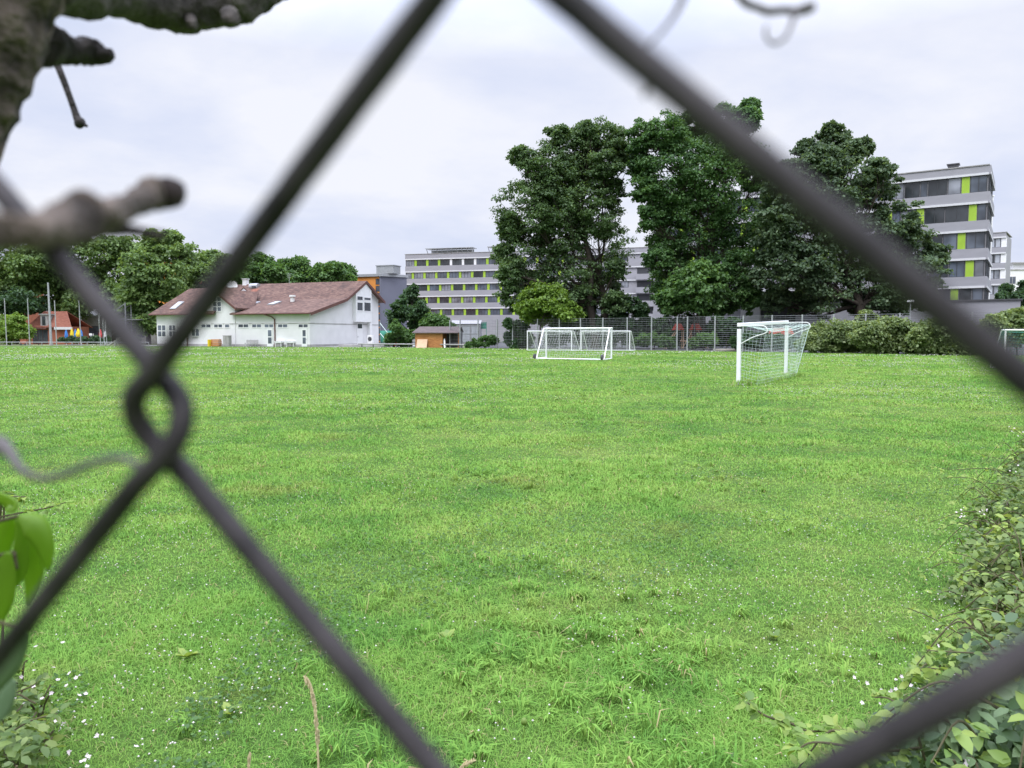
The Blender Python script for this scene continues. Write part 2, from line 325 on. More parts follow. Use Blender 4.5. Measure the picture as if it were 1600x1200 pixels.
def clump_leaves(C, Rc, per, size, flat=.7, tmpl=RH, up=.55):
    n = len(C)*per; ci = np.repeat(np.arange(len(C)), per)
    d = rdir(n); d[:, 2] = np.where(d[:, 2] < -.25, -d[:, 2]*.6, d[:, 2]); d = unit(d)
    rr = Rc[ci]*(RNG.uniform(.25, 1.3, n)**.8)
    off = d*rr[:, None]; off[:, 2] *= flat
    c = C[ci]+off
    nn = unit(d*.8+np.array([0, 0, up])+RNG.normal(size=(n, 3))*.55)
    x = unit(np.cross(nn, rdir(n))+d*.3-np.array([0, 0, .25]))
    return inst(tmpl[0], tmpl[1], c, x, nn, size*RNG.uniform(.6, 1.35, n))
def limb(mb, a, b, r0, r1, bend=.12, k=6, n=6):
    a = np.array(a, float); b = np.array(b, float); L_ = np.linalg.norm(b-a); o = RNG.normal(size=3)*bend*L_*.5; o2 = RNG.normal(size=3)*bend*L_*.35
    pts = [a+(b-a)*t+o*math.sin(math.pi*t)+o2*math.sin(2*math.pi*t)-np.array([0, 0, L_*.1*math.sin(math.pi*t)]) for t in np.linspace(0, 1, k)]
    mb.tube(pts, list(np.linspace(r0, r1, k)), n, cap=False); return pts
def crown_tree(name, label, cat_, group, lobes, d, base_px, leafmat_, leaf=.34, dens=1.25, clump=.34, trunk=.45, per=80, base_y=None, fill=.5, fork=.3, flat=.7, stems=1, spread=.5, crown='crown', stem='trunk', nclump=None):
    sc = d/F; Ls = []
    for q in lobes:
        px, py, rp = q[:3]; r = rp*sc; dy = q[3] if len(q) > 3 else RNG.uniform(-1, 1)*spread*60*sc*(1.0 if rp*sc > 1 else .5)
        c = P(px, py, d); c = np.array([0, 0, CH])+(c-np.array([0, 0, CH]))*((d+dy)/d); Ls.append((c, r))
    base = GX(base_px, d)
    root = empty(name, base, label, cat_, group)
    C = []; RC = []; owner = []
    for i, (c, r) in enumerate(Ls):
        rc = max(clump*r, .16*1.0 if r < 1.2 else .5); k = int(max(6, dens*5.2*(r/rc)**2*.55))
        dd = rdir(k); rad = r*RNG.uniform(fill, 1.0, k)**.6*np.where(RNG.uniform(size=k) < .3, RNG.uniform(1.0, 1.35, k), 1.0)
        p = c+dd*(np.maximum(rad-rc*.55, 0))[:, None]
        p[:, 2] = np.maximum(p[:, 2], rc*.5)
        C.append(p); RC.append(rc*RNG.uniform(.65, 1.25, k)); owner += [i]*k
    C = np.vstack(C); RC = np.concatenate(RC)
    V, Fc = clump_leaves(C, RC, per, leaf, flat)
    V[:, 2] = np.maximum(V[:, 2], .03)
    npmesh(crown, V, Fc, leafmat_, root)
    mb = MB(); top = max(Ls, key=lambda q: q[0][2])[0]; cen = np.mean([q[0] for q in Ls], axis=0)
    H = top[2]
    for s in range(stems):
        off = np.array([RNG.uniform(-1, 1), RNG.uniform(-1, 1), 0])*(0 if stems == 1 else trunk*3)
        kz = H*fork; kp = base+off*1.3+np.array([(cen[0]-base[0])*.15, 0, kz])
        mb.tube([base+off+np.array([0, 0, -.1]), base+off+np.array([0, 0, .25*kz]), base+off*1.2+np.array([(cen[0]-base[0])*.05, 0, .6*kz]), kp], [trunk*1.35, trunk*1.02, trunk*.92, trunk*.85], 10, cap=False)
        lead = np.array([cen[0]*.6+top[0]*.4, cen[1], H*.86])
        sp = limb(mb, kp, lead, trunk*.8, trunk*.12, .06, 9, 8)
        for i, (c, r) in enumerate(Ls):
            if stems > 1 and i % stems != s: continue
            j = int(np.clip((c[2]-kz)/(lead[2]-kz+1e-6)*8-2.5, 0, 6))
            lp = limb(mb, sp[j], c, trunk*(.42-.03*j), trunk*.1, .14, 6, 6)
            own = [m_ for m_ in range(len(C)) if owner[m_] == i]
            for m_ in own[::2]: limb(mb, lp[RNG.integers(2, 6)], C[m_], trunk*.09, trunk*.025, .15, 4, 4)
    mb.build(stem, M['bark'], root, smooth=True)
    return root
# ------------------------------------------------------------------ ground
class FR:                                # vertical wall frame: O ground corner, U along the wall, n outwards
    def __init__(s, O, U, flip=False):
        s.O = np.array([O[0], O[1], 0.0]); U = np.array([U[0], U[1], 0.0]); s.U = U/np.linalg.norm(U)
        s.n = np.array([s.U[1], -s.U[0], 0.0])*(-1 if flip else 1)
    def at(s, a, z, o=0.0): return s.O+s.U*a+s.n*o+np.array([0, 0, z])
    def px(s, px, py): h = hit(px, py, s.O, s.n); return np.dot(h-s.O, s.U), h[2]
    def box(s, mb, a0, a1, z0, z1, o0, o1, m=0):
        return mb.hexa([s.at(a, z, o) for z in (z0, z1) for a, o in ((a0, o0), (a1, o0), (a1, o1), (a0, o1))], m)
    def rpx(s, x0, y0, x1, y1):          # pixel rectangle on the wall -> a0,a1,z0,z1
        a0, _ = s.px(x0, (y0+y1)/2); a1, _ = s.px(x1, (y0+y1)/2); xm = (x0+x1)/2
        return min(a0, a1), max(a0, a1), s.px(xm, y1)[1], s.px(xm, y0)[1]
def sheet(name, poly, z, m, kind='structure'):
    mb = MB(); mb.add([(x, y, z) for x, y in poly], [tuple(range(len(poly)))])
    return tag(mb.build(name, m), kind=kind)
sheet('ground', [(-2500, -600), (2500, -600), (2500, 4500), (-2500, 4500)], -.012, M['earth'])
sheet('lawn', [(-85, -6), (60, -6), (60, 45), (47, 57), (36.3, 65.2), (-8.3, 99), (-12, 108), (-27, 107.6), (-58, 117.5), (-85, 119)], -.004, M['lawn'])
sheet('paving', [(-27, 107.7), (-58, 117.6), (-62, 125), (-52, 131), (-12, 127), (-10, 108.2)], -.002, M['paving'])
sheet('path', [(-6, 99), (60, 49), (90, 90), (90, 190), (-60, 190), (-60, 133), (-8, 129)], -.0, M['shaded_asphalt'])  # tree shade behind the fence is put into this dark colour
# ------------------------------------------------------------------ window helper
def window(parent, fr, a0, a1, z0, z1, cols=1, rows=1, fm='pvc', gm='glass', fw=.07, out=.06, name='window', base=0.0):
    mb = MB()
    for q in (a0, a1-fw): fr.box(mb, q, q+fw, z0, z1, base+.004, base+out)
    for q in (z0, z1-fw): fr.box(mb, a0+fw, a1-fw, q, q+fw, base+.004, base+out)
    for i in range(1, cols): c = a0+(a1-a0)*i/cols; fr.box(mb, c-fw/2, c+fw/2, z0+fw, z1-fw, base+.004, base+out)
    for i in range(1, rows): c = z0+(z1-z0)*i/rows; fr.box(mb, a0+fw, a1-fw, c-fw*.45, c+fw*.45, base+.004, base+out-.006)
    w = mb.build(name, M[fm], parent)
    g = MB(); fr.box(g, a0+fw*.5, a1-fw*.5, z0+fw*.5, z1-fw*.5, base+.002, base+out*.35); g.build('pane', M[gm], w)
    return w
# ------------------------------------------------------------------ clubhouse
th = R(21); HO = np.array(GX(484, 108)); HU = np.array([-math.cos(th), math.sin(th), 0]); HV = np.array([math.sin(th), math.cos(th), 0])
fs = FR(HO, HU, True); fg = FR(HO, HV)      # long front (towards the left), gable end (towards the right)
if fs.n[1] > 0: fs.n = -fs.n
if np.dot(fg.n, [0, -1, 0]) < 0: fg.n = -fg.n
house = empty('clubhouse', HO, 'long white clubhouse with brown tiled roof and a tall gable at its right end', 'building')
LEN, WID = 27.9, 18.6
def hp(a, t, z): return HO+HU*a+HV*t+np.array([0, 0, z])
pz = [(0, 4.92), (8.4, 7.0), (13.9, 9.95), (18.6, 7.5)]
mb = MB()
mb.prism([hp(0, 0, 0)]+[hp(0, t, z-.12) for t, z in pz]+[hp(0, WID, 0)], HU*16.3)              # right body under the main roof
mb.prism([hp(16.3, 0, 0), hp(16.3, 0, 4.95), hp(16.3, 6, 8.85), hp(16.3, 8.59, 7.3), hp(16.3, 8.59, 0)], HU*(LEN-17.6))
mb.prism([hp(LEN-1.3, 0, 0), hp(LEN-1.3, 0, 4.75), hp(LEN-1.3, 8.59, 4.75), hp(LEN-1.3, 8.59, 0)], HU*1.3)
mb.prism([hp(16.3, 8.6, 0), hp(16.3, 8.6, 6.95), hp(16.3, 13.9, 9.85), hp(16.3, 18.4, 7.4), hp(16.3, 18.4, 0)], HU*(LEN-16.4))
wall = mb.build('wall', M['render'], house)
mb = MB()                                   # cross gable wall, a little proud of the long front
gc = 16.3; gz = 8.1
mb.prism([hp(12.9, -.12, 0), hp(19.8, -.12, 0), hp(19.8, -.12, 5.5), hp(gc, -.12, gz), hp(12.9, -.12, 5.6)], HV*7)
mb.build('cross_gable', M['render'], house)
mb = MB()                                   # ledge between the storeys
z_led = fs.px(400, 505.6)[1]
fs.box(mb, -.03, 12.88, z_led-.05, z_led+.05, .0, .05); fg.box(mb, -.03, WID, z_led-.05, z_led+.05, .0, .05); fs.box(mb, 12.9, 19.8, z_led-.05, z_led+.05, .12, .17)
mb.build('storey_ledge', M['concrete'], house)
mb = MB(); fs.box(mb, -.03, 12.88, 0, .32, .0, .04); fg.box(mb, -.04, WID, 0, .32, .0, .04); fs.box(mb, 12.9, 19.8, 0, .32, .12, .16); fs.box(mb, 19.82, LEN, 0, .32, 0, .04)
mb.build('plinth', M['concrete'], house)
def slab(mb, pts, th_=.22): mb.prism([np.array(p) for p in pts], np.array([0, 0, -th_]))
roof = MB(); ov = .75
prof = [(-.75, 4.78), (8.4, 7.12), (13.9, 10.1), (19.5, 7.1)]
zk = lambda t: 4.78+(t+.75)*(7.12-4.78)/9.15
slab(roof, [hp(a, t, zk(t)) for a, t in ((-ov, -.75), (13.3, -.75), (13.3, 1.2), (16.2, 1.2), (16.2, 8.4), (-ov, 8.4))])
for (t0, z0), (t1, z1) in zip(prof[1:-1], prof[2:]): slab(roof, [hp(-ov, t0, z0), hp(LEN+.5, t0, z0), hp(LEN+.5, t1, z1), hp(-ov, t1, z1)])
rz = 9.05
slab(roof, [hp(gc, -.75, 4.85), hp(LEN+.7, -.75, 4.85), hp(LEN-.9, 6, rz), hp(gc, 6, rz)])    # left wing front slope
slab(roof, [hp(LEN+.7, -.75, 4.85), hp(LEN+.7, 8.5, 7.2), hp(LEN-.9, 6, rz)])
slab(roof, [hp(gc, 6, rz), hp(LEN-.9, 6, rz), hp(LEN+.4, 9.2, 7.0), hp(gc, 9.2, 7.0)])
for s_ in (12.2, 20.4):                     # cross gable roof
    zl = 8.3-(abs(gc-s_))*.66
    slab(roof, [hp(gc, -.7, 8.42), hp(s_, -.7, zl), hp(s_, 3.2, zl), hp(gc, 9.5, 8.5)])
roofo = roof.build('roof', M['tiles'], house)
mb = MB()                                   # bargeboards and gutter
for (t0, z0), (t1, z1) in zip(prof[:-1], prof[1:]):
    mb.hexa([hp(a, t, z+dz) for dz in (-.42, .02) for a, t, z in ((-ov-.06, t0, z0), (-ov-.006, t0, z0), (-ov-.006, t1, z1), (-ov-.06, t1, z1))])
mb.build('bargeboard', M['fascia'], house)
for s_ in (12.2, 20.4):
    mb = MB(); zl = 8.3-(abs(gc-s_))*.66
    mb.hexa([hp(a, t, z+dz) for dz in (-.36, .03) for a, t, z in ((gc, -.76, 8.42), (gc, -.706, 8.42), (s_, -.706, zl), (s_, -.76, zl))])
    mb.build('bargeboard', M['fascia'], house)
mb = MB(); mb.tube([hp(-.7, -.83, 4.66), hp(12.0, -.83, 4.66)], .08, 8); mb.build('gutter', M['fascia'], house); mb = MB(); mb.tube([hp(20.3, -.83, 4.72), hp(LEN+.7, -.83, 4.72)], .08, 8)
mb.build('gutter', M['fascia'], house)
mb = MB(); a_, _ = fs.px(430, 515); a2, _ = fs.px(418, 491)
mb.tube([hp(a2, -.83, 4.6), hp(a_+.3, -.5, 4.3), hp(a_, -.1, 3.9), hp(a_, -.1, 0)], .09, 8); mb.build('downpipe', M['fascia'], house)
mb = MB(); a_, _ = fs.px(294, 530); mb.tube([hp(a_, -.2, 2.2), hp(a_, -.2, 0)], .08, 8); mb.build('downpipe', M['fascia'], house)
for x0, x1 in ((372, 389), (393.5, 409), (413, 428), (434, 450), (466, 482)):
    window(house, fs, *fs.rpx(x0, 505.8, x1, 512.3), cols=2, fw=.09)
for x0, x1, c in ((315, 331, 2), (335, 349, 2), (352, 360, 1)):
    window(house, fs, *fs.rpx(x0, 506, x1, 512.5), cols=c, base=.12, fw=.09)
window(house, fs, *fs.rpx(333, 463, 347.5, 487.5), cols=2, rows=3, base=.12, fw=.14)
window(house, fs, *fs.rpx(300, 513, 313, 526), cols=2, base=.12, fw=.12)
for x0, x1 in ((246, 260), (263.5, 275.5)): window(house, fs, *fs.rpx(x0, 507, x1, 527), cols=2, rows=2, fw=.14)
for x0, x1 in ((417.5, 426.5), (471.5, 480)):                      # glazed doors, two panes each
    a0, a1, z0, z1 = fs.rpx(x0, 513, x1, 541); z0 = .02
    mb = MB(); fs.box(mb, a0, a1, z0, z1, .004, .07); dr = mb.build('door', M['pvc'], house, bevel=.01)
    for q0, q1 in ((.16, .5), (.56, .9)):
        g = MB(); fs.box(g, a0+.2, a1-.2, z0+(z1-z0)*q0, z0+(z1-z0)*q1, .075, .085); g.build('pane', M['glass'], dr)
    h = MB(); fs.box(h, a0+.06, a0+.14, 1.0, 1.12, .072, .14); h.build('handle', M['metal'], dr)
# bay on the gable end
b0, b1, bz0, _ = fg.rpx(551, 460, 575.5, 503); 
zr = lambda t: np.interp(t, [p[0] for p in pz], [p[1] for p in pz])-.25
mb = MB(); mb.prism([fg.at(b0, bz0, .0), fg.at(b1, bz0, .0), fg.at(b1, zr(b1)-.2, .0), fg.at(min(13.9, b1), zr(13.9), .0), fg.at(b0, zr(b0), .0)], fg.n*.62)
bay = mb.build('bay', M['whitepaint'], house)
for x0, y0, x1, y1 in ((552, 462.5, 561.5, 470), (563, 464.5, 574, 470), (552, 472, 561.5, 486), (563, 472, 574, 487)):
    window(bay, fg, *fg.rpx(x0, y0, x1, y1), base=.62, fw=.1, gm='glassdark')
mb = MB(); a0, a1, z0, z1 = fg.rpx(557.5, 505, 566, 540); z0 = .25
fg.box(mb, a0, a1, z0, z1, .004, .08); dr = mb.build('door', M['pvc'], house, bevel=.01)
g = MB(); fg.box(g, a0+.15, a1-.15, z1-.8, z1-.12, .085, .095); g.build('pane', M['glassdark'], dr)
h = MB(); fg.box(h, a0+.1, a0+.22, 1.3, 1.45, .082, .15); h.build('handle', M['metal'], dr)
mb = MB(); a0, a1, _, _ = fg.rpx(574, 505, 577.5, 540); fg.box(mb, a0, a1, 0, bz0, .0, .5); mb.build('pillar', M['whitepaint'], house)
# roof furniture
def roof_pt(px, py, i):
    (t0, z0), (t1, z1) = prof[i], prof[i+1]
    n_ = np.cross(HU, HV*(t1-t0)+np.array([0, 0, z1-z0])); return hit(px, py, hp(0, t0, z0), n_), unit(n_)*np.sign(unit(n_)[2]), unit(HV*(t1-t0)+np.array([0, 0, z1-z0]))
for (x0, y0), i in (((396, 475), 0), ((429, 474.5), 0), ((277, 478), 0)):
    c, n_, sl_ = roof_pt(x0, y0, i)
    if x0 == 277:
        sv = np.array(hp(0, 6, rz))-np.array(hp(0, -.75, 4.85)); n_ = unit(np.cross(sv, HU)); n_ = n_*np.sign(n_[2]); c = hit(x0, y0, hp(0, -.75, 4.85), n_); sl_ = unit(sv)
    mb = MB(); w_, l_ = .55, 1.1
    q = [c+HU*i_*w_+sl_*j*l_ for i_, j in ((-1, -1), (1, -1), (1, 1), (-1, 1))]
    mb.hexa([p+n_*-.02 for p in q]+[p+n_*.16 for p in q]); sk = mb.build('skylight', M['metal'], roofo)
    q = [c+HU*i_*(w_-.1)+sl_*j*(l_-.12) for i_, j in ((-1, -1), (1, -1), (1, 1), (-1, 1))]
    g = MB(); g.hexa([p+n_*.165 for p in q]+[p+n_*.18 for p in q]); g.build('pane', M['blind'], sk)
for x0, y0, i, sc_ in ((457, 471, 0, 1.0), (373.5, 462, 1, .95)):
    c, n_, sl_ = roof_pt(x0, y0, i); mb = MB()
    mb.tube([c-np.array([0, 0, .2]), c+np.array([0, 0, .65*sc_]), c+np.array([0, 0, .7*sc_]), c+np.array([0, 0, .95*sc_])], [.32*sc_, .3*sc_, .48*sc_, .46*sc_], 14); mb.build('roof_vent', M['whitecloth'], roofo, smooth=False)
c = hp(*(lambda a: (a, 13.5, 9.8))(9.4)); c = hit(384, 447, hp(0, 13.9, 10.1), HV); mb = MB(); mb.box(c+np.array([0, 0, .1]), (.75, .75, 2.0), HU[:2]); mb.box(c+np.array([0, 0, 1.15]), (.95, .95, .12), HU[:2]); mb.build('chimney', M['whitepaint'], roofo, bevel=.02)
c = hit(398, 448, hp(0, 13.0, 10.1), HV); mb = MB(); mb.tube([c+HU*-.8, c+HU*.8], [.55, .55], 16); mb.tube([c+HU*.8, c+HU*1.0], [.55, .3], 16); mb.box(c-np.array([0, 0, .75]), (1.5, .9, .7), HU[:2]); mb.box(c+HV*-.62-HU*.3-np.array([0, 0, .1]), (.7, .2, .4), HU[:2], 1); mb.build('ventilator', [M['metal'], M['darkmetal']], roofo, smooth=False)
c = hit(362, 447, hp(0, 12.0, 10.1), HV); mb = MB(); pr = [(0, .0), (.4, .05), (.7, .17), (.9, .32)]
ax = unit(np.array([.35, -.8, .5])); u_ = unit(np.cross(ax, [0, 0, 1.])); v_ = np.cross(u_, ax); V = []; Fq = []
for k, (r_, h_) in enumerate(pr): V += [c+ax*h_+(u_*math.cos(w)+v_*math.sin(w))*max(r_, .02) for w in np.arange(20)*math.pi/10]
for k in range(3): Fq += [(k*20+j, k*20+(j+1) % 20, (k+1)*20+(j+1) % 20, (k+1)*20+j) for j in range(20)]
mb.add(V, Fq); mb.tube([c-np.array([0, 0, 1.3]), c], .05, 6); mb.tube([c, c+ax*.7], .02, 5); mb.build('satellite_dish', M['whitecloth'], roofo, smooth=True)
c = hit(452, 444, hp(0, 13.9, 10.1), HV); mb = MB(); mb.tube([c-np.array([0, 0, .3]), c+np.array([0, 0, 1.7])], .035, 6)
for z, w in ((1.65, .5), (1.35, .4), (1.1, .35)): mb.tube([c+HU*-w+np.array([0, 0, z]), c+HU*w+np.array([0, 0, z])], .02, 5)
mb.build('antenna', M['metal'], roofo)
c, n_, sl_ = roof_pt(397, 455, 1); mb = MB(); q = [c+HU*i_*.65+sl_*j*.9 for i_, j in ((-1, -1), (1, -1), (1.1, .9), (-.8, 1))]; mb.hexa([p+n_*.004 for p in q]+[p+n_*.03 for p in q]); mb.build('new_tile_patch', M['tilesred'], roofo)
# ------------------------------------------------------------------ things by the clubhouse
def solid(name, label, cat_, group=None, loc=None): return empty(name, loc, label, cat_, group)
wp = GX(339, 111.5); w = solid('log_pile', 'brown stacked timber with a yellow end against the white clubhouse wall', 'wood pile', loc=wp)
mb = MB()
for k in range(4):
    for j in range(3): mb.box(wp+np.array([-.1+RNG.uniform(-.08, .08), -.35+j*.3, .14+k*.26]), (1.35, .26, .22), HU[:2])
mb.build('timber', M['wood'], w, bevel=.02)
mb = MB(); mb.box(wp+np.array([-.95, -.2, .5]), (.22, .8, 1.0), HU[:2]); mb.build('end_board', M['yellow'], w, bevel=.02)
cp = GX(355, 111.2); w = solid('storage_cabinet', 'tall pale gray cabinet standing beside the timber stack', 'cabinet', loc=cp)
mb = MB(); mb.box(cp+np.array([0, 0, .78]), (1.05, .6, 1.5), HU[:2]); mb.box(cp+np.array([0, 0, 1.56]), (1.15, .7, .07), HU[:2]); mb.box(cp+np.array([0, 0, .02]), (1.1, .64, .06), HU[:2]); mb.build('body', M['concrete'], w, bevel=.02)
for k in (-1, 1): mb = MB(); mb.box(cp-fs.n*-.31+HU*k*.26+np.array([0, 0, .78]), (.48, .04, 1.36), HU[:2]); d_ = mb.build('door', M['concrete'], w, bevel=.01)
bp_ = GX(392, 110.6); w = solid('bench', 'gray slatted bench against the clubhouse wall between cabinet and glazed door', 'bench', loc=bp_)
mb = MB()
for j in range(4): mb.box(bp_+np.array([0, -.3+j*.15, .48]), (2.1, .11, .05), HU[:2])
mb.build('seat', M['concrete'], w)
mb = MB()
for j in range(3): mb.box(bp_-fs.n*.3+np.array([0, 0, .62+j*.13]), (2.1, .05, .1), HU[:2])
mb.build('backrest', M['concrete'], w)
for k in range(4):
    mb = MB(); c = bp_+HU*(-.9+k*.6); mb.tube([c+np.array([0, -.3, 0]), c+np.array([0, -.3, .46]), c+np.array([0, .2, .46])], .035, 6); mb.tube([c-fs.n*.3+np.array([0, 0, 0]), c-fs.n*.3+np.array([0, 0, .98])], .035, 6); mb.build('leg', M['metal'], w)
def table(px_, d, L_, lab):
    c = GX(px_, d); w = solid('garden_table', lab, 'table', 'white tables by the clubhouse wall', c)
    mb = MB(); mb.box(c+np.array([0, 0, .74]), (L_, .8, .07), HU[:2]); mb.box(c+np.array([0, 0, .6]), (L_-.1, .7, .2), HU[:2]); mb.build('tabletop', M['whitepaint'], w, bevel=.015)
    for i in (-1, 1):
        for j in (-1, 1):
            mb = MB(); q = c+HU*i*(L_/2-.15)+fs.n*j*.3; mb.tube([q, q+np.array([0, 0, .52])], .045, 6); mb.build('leg', M['whitepaint'], w)
    for i in (-1, 0, 1):
        mb = MB(); q = c+HU*i*L_*.3+fs.n*.1; mb.box(q+np.array([0, 0, .24]), (.34, .3, .44), HU[:2]); mb.build('crate', M['concrete'], w)
table(436.5, 109.6, 1.25, 'short white table close to the downpipe of the clubhouse'); table(455, 109.2, 1.55, 'longer white table, the one nearer the right glazed door')
ac = GX(579, 117.5); w = solid('heat_pump', 'white heat pump unit with round fan grille by the gable door', 'heat pump', loc=ac)
mb = MB(); mb.box(ac+np.array([0, 0, .95]), (.95, .45, 1.3), HU[:2]); mb.box(ac+np.array([0, 0, .15]), (.8, .3, .3), HU[:2]); mb.build('casing', M['whitepaint'], w, bevel=.03)
mb = MB(); q = ac+fs.n*.24+np.array([0, 0, 1.05])
for r_ in (.12, .22, .32): mb.tube([q+(HU*math.cos(a)+np.array([0, 0, 1])*math.sin(a))*r_ for a in np.arange(17)*math.pi/8], .025, 5, cap=False)
mb.tube([q-fs.n*.01, q+fs.n*.006], .33, 18); mb.build('fan_grille', M['darkmetal'], w)
mb = MB(); tl = GX(532, 108.6)
mb.hexa([GX(528, 110.0), GX(612, 109.0), GX(606, 116), GX(546, 114)]+[p+np.array([0, 0, .28]) for p in (GX(528, 110.0), GX(612, 109.0), GX(606, 116), GX(546, 114))])
tag(mb.build('terrace', M['concrete'], bevel=.03), 'low concrete terrace below the gable end of the clubhouse', 'terrace')
mb = MB(); w = solid('low_rail', 'low pale wooden rail on short posts in front of the terrace and shed', 'rail', loc=GX(620, 104))
A, B = GX(560, 106.5), GX(732, 97.5)
mb.tube([A+np.array([0, 0, .42]), B+np.array([0, 0, .42])], .09, 8); mb.build('rail', M['concrete'], w)
for k in range(9): mb = MB(); q = A+(B-A)*(k+.3)/9; mb.box(q+np.array([0, 0, .17]), (.12, .12, .34)); mb.build('post', M['darkmetal'], w)
# mower / pram like red and grey things by the terrace
q = GX(618, 106); w = solid('garden_mower', 'small red machine with wheels left beside the low rail', 'mower', loc=q)
mb = MB(); mb.prism([q+np.array(v) for v in ((-.35, -.3, .15), (.35, -.3, .15), (.3, -.3, .6), (.1, -.3, 1.05), (-.15, -.3, 1.05), (-.3, -.3, .5))], (0, .55, 0)); mb.build('body', M['red'], w, bevel=.04)
mb = MB(); mb.tube([q+np.array([.1, 0, 1.0]), q+np.array([.55, 0, 1.35])], .03, 6); mb.build('handle', M['darkmetal'], w)
for i in (-1, 1):
    for j in (-.36, .28): mb = MB(); c = q+np.array([i*.28, j, .14]); mb.tube([c, c+np.array([0, .08, 0])], .14, 12); mb.build('wheel', M['darkmetal'], w)
def bicycle(q, lab, lean):
    w = solid('bicycle', lab, 'bicycle', 'bicycles parked by the terrace', q); ax = unit(np.array([1, -.35, 0]))
    for k in (0, 1.02):
        c = q+ax*k+np.array([0, 0, .34]); mb = MB(); mb.tube([c+(ax*math.cos(a)+np.array([0, 0, 1])*math.sin(a))*.33 for a in np.arange(19)*math.pi/9], .025, 5, cap=False)
        for a in np.arange(6)*math.pi/3: mb.tube([c, c+(ax*math.cos(a)+np.array([0, 0, 1])*math.sin(a))*.33], .006, 3)
        mb.build('wheel', M['darkmetal'], w)
    mb = MB(); u3 = lambda x, z: q+ax*x+np.array([0, 0, z])
    for a, b in (((0, .34), (.38, .32)), ((.38, .32), (.3, .85)), ((.3, .82), (0, .34)), ((.38, .32), (.85, .8)), ((.3, .78), (.84, .82)), ((.84, .95), (1.02, .34))): mb.tube([u3(*a), u3(*b)], .02, 6)
    mb.build('frame', M['metal'], w)
    mb = MB(); mb.hexa([u3(.16, .88)+np.array([0, s_, 0])*0 for s_ in (1,)]*0+[u3(x, z)+np.array([0, y, 0]) for z in (.86, .92) for x, y in ((.16, -.07), (.42, -.03), (.42, .03), (.16, .07))]); mb.build('saddle', M['darkmetal'], w)
    mb = MB(); c = u3(.83, 1.0); mb.tube([c+np.array([.1, -.25, 0]), c, c+np.array([.1, .25, 0])], .015, 5); mb.build('handlebar', M['darkmetal'], w)
bicycle(GX(597, 107.3), 'gray bicycle parked at the right end of the concrete terrace', 0); bicycle(GX(605, 106.2), 'gray bicycle next to the small red machine', 0)
# ------------------------------------------------------------------ wooden shed
sp_ = GX(648, 101); w = solid('wooden_shed', 'small orange timber shed with dark felt roof and open right bay', 'shed', loc=sp_)
fsh = FR(GX(649, 100), np.array([1, -.12, 0])); sx = lambda px_, py_=535: fsh.px(px_, py_)[0]
a0, a1, a2 = sx(649), sx(691.5), sx(717); zt = fsh.px(680, 520.5)[1]
mb = MB(); fsh.box(mb, a0, a1, 0, zt, -2.6, 0); 
for k in range(9): fsh.box(mb, a0-.01, a1+.01, zt*k/9+.02, zt*(k+1)/9-.01, .0, .03)
mb.build('wall', M['wood'], w)
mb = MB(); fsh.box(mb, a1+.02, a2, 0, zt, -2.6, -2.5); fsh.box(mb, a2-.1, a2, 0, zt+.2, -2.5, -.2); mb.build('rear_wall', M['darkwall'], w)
for a in (a2-.1,): mb = MB(); fsh.box(mb, a, a+.1, 0, zt, -.1, 0); mb.build('post', M['wood'], w)
mb = MB(); r0 = fsh.px(648, 521)[1]; rr_ = r0+.85
for q in ([(-.3, r0, .35), (.55, rr_, -1.3)],):
    mb.prism([fsh.at(a0-.35, zt-.02, .4), fsh.at(a2+.1, zt-.02, .4), fsh.at(a2+.1, zt+.78, -1.4), fsh.at(a0+.25, zt+.78, -1.4)], (0, 0, .09))
    mb.prism([fsh.at(a0+.25, zt+.78, -1.4), fsh.at(a2+.1, zt+.78, -1.4), fsh.at(a2+.1, zt+.1, -2.9), fsh.at(a0-.3, zt+.1, -2.9)], (0, 0, .09))
mb.build('roof', M['felt'], w)
mb = MB(); a_, b_, z0, z1 = fsh.rpx(652.5, 531, 668.5, 544); mb.prism([fsh.at(a_, .02, .75), fsh.at(b_, .02, .75), fsh.at(b_, 1.1, .12), fsh.at(a_, 1.1, .12)], fsh.n*.03)
tag(mb.build('plywood_board', M['ply']), 'pale plywood board leaning on the front of the timber shed', 'board')
mb = MB(); a_ = sx(695); mb.prism([fsh.at(a_, 0, .5), fsh.at(a_+.18, 0, .5), fsh.at(a_-.02, 1.2, -.3), fsh.at(a_-.2, 1.2, -.3)], fsh.n*.04)
tag(mb.build('white_plank', M['whitepaint']), 'narrow white plank leaning at the shed opening', 'plank')
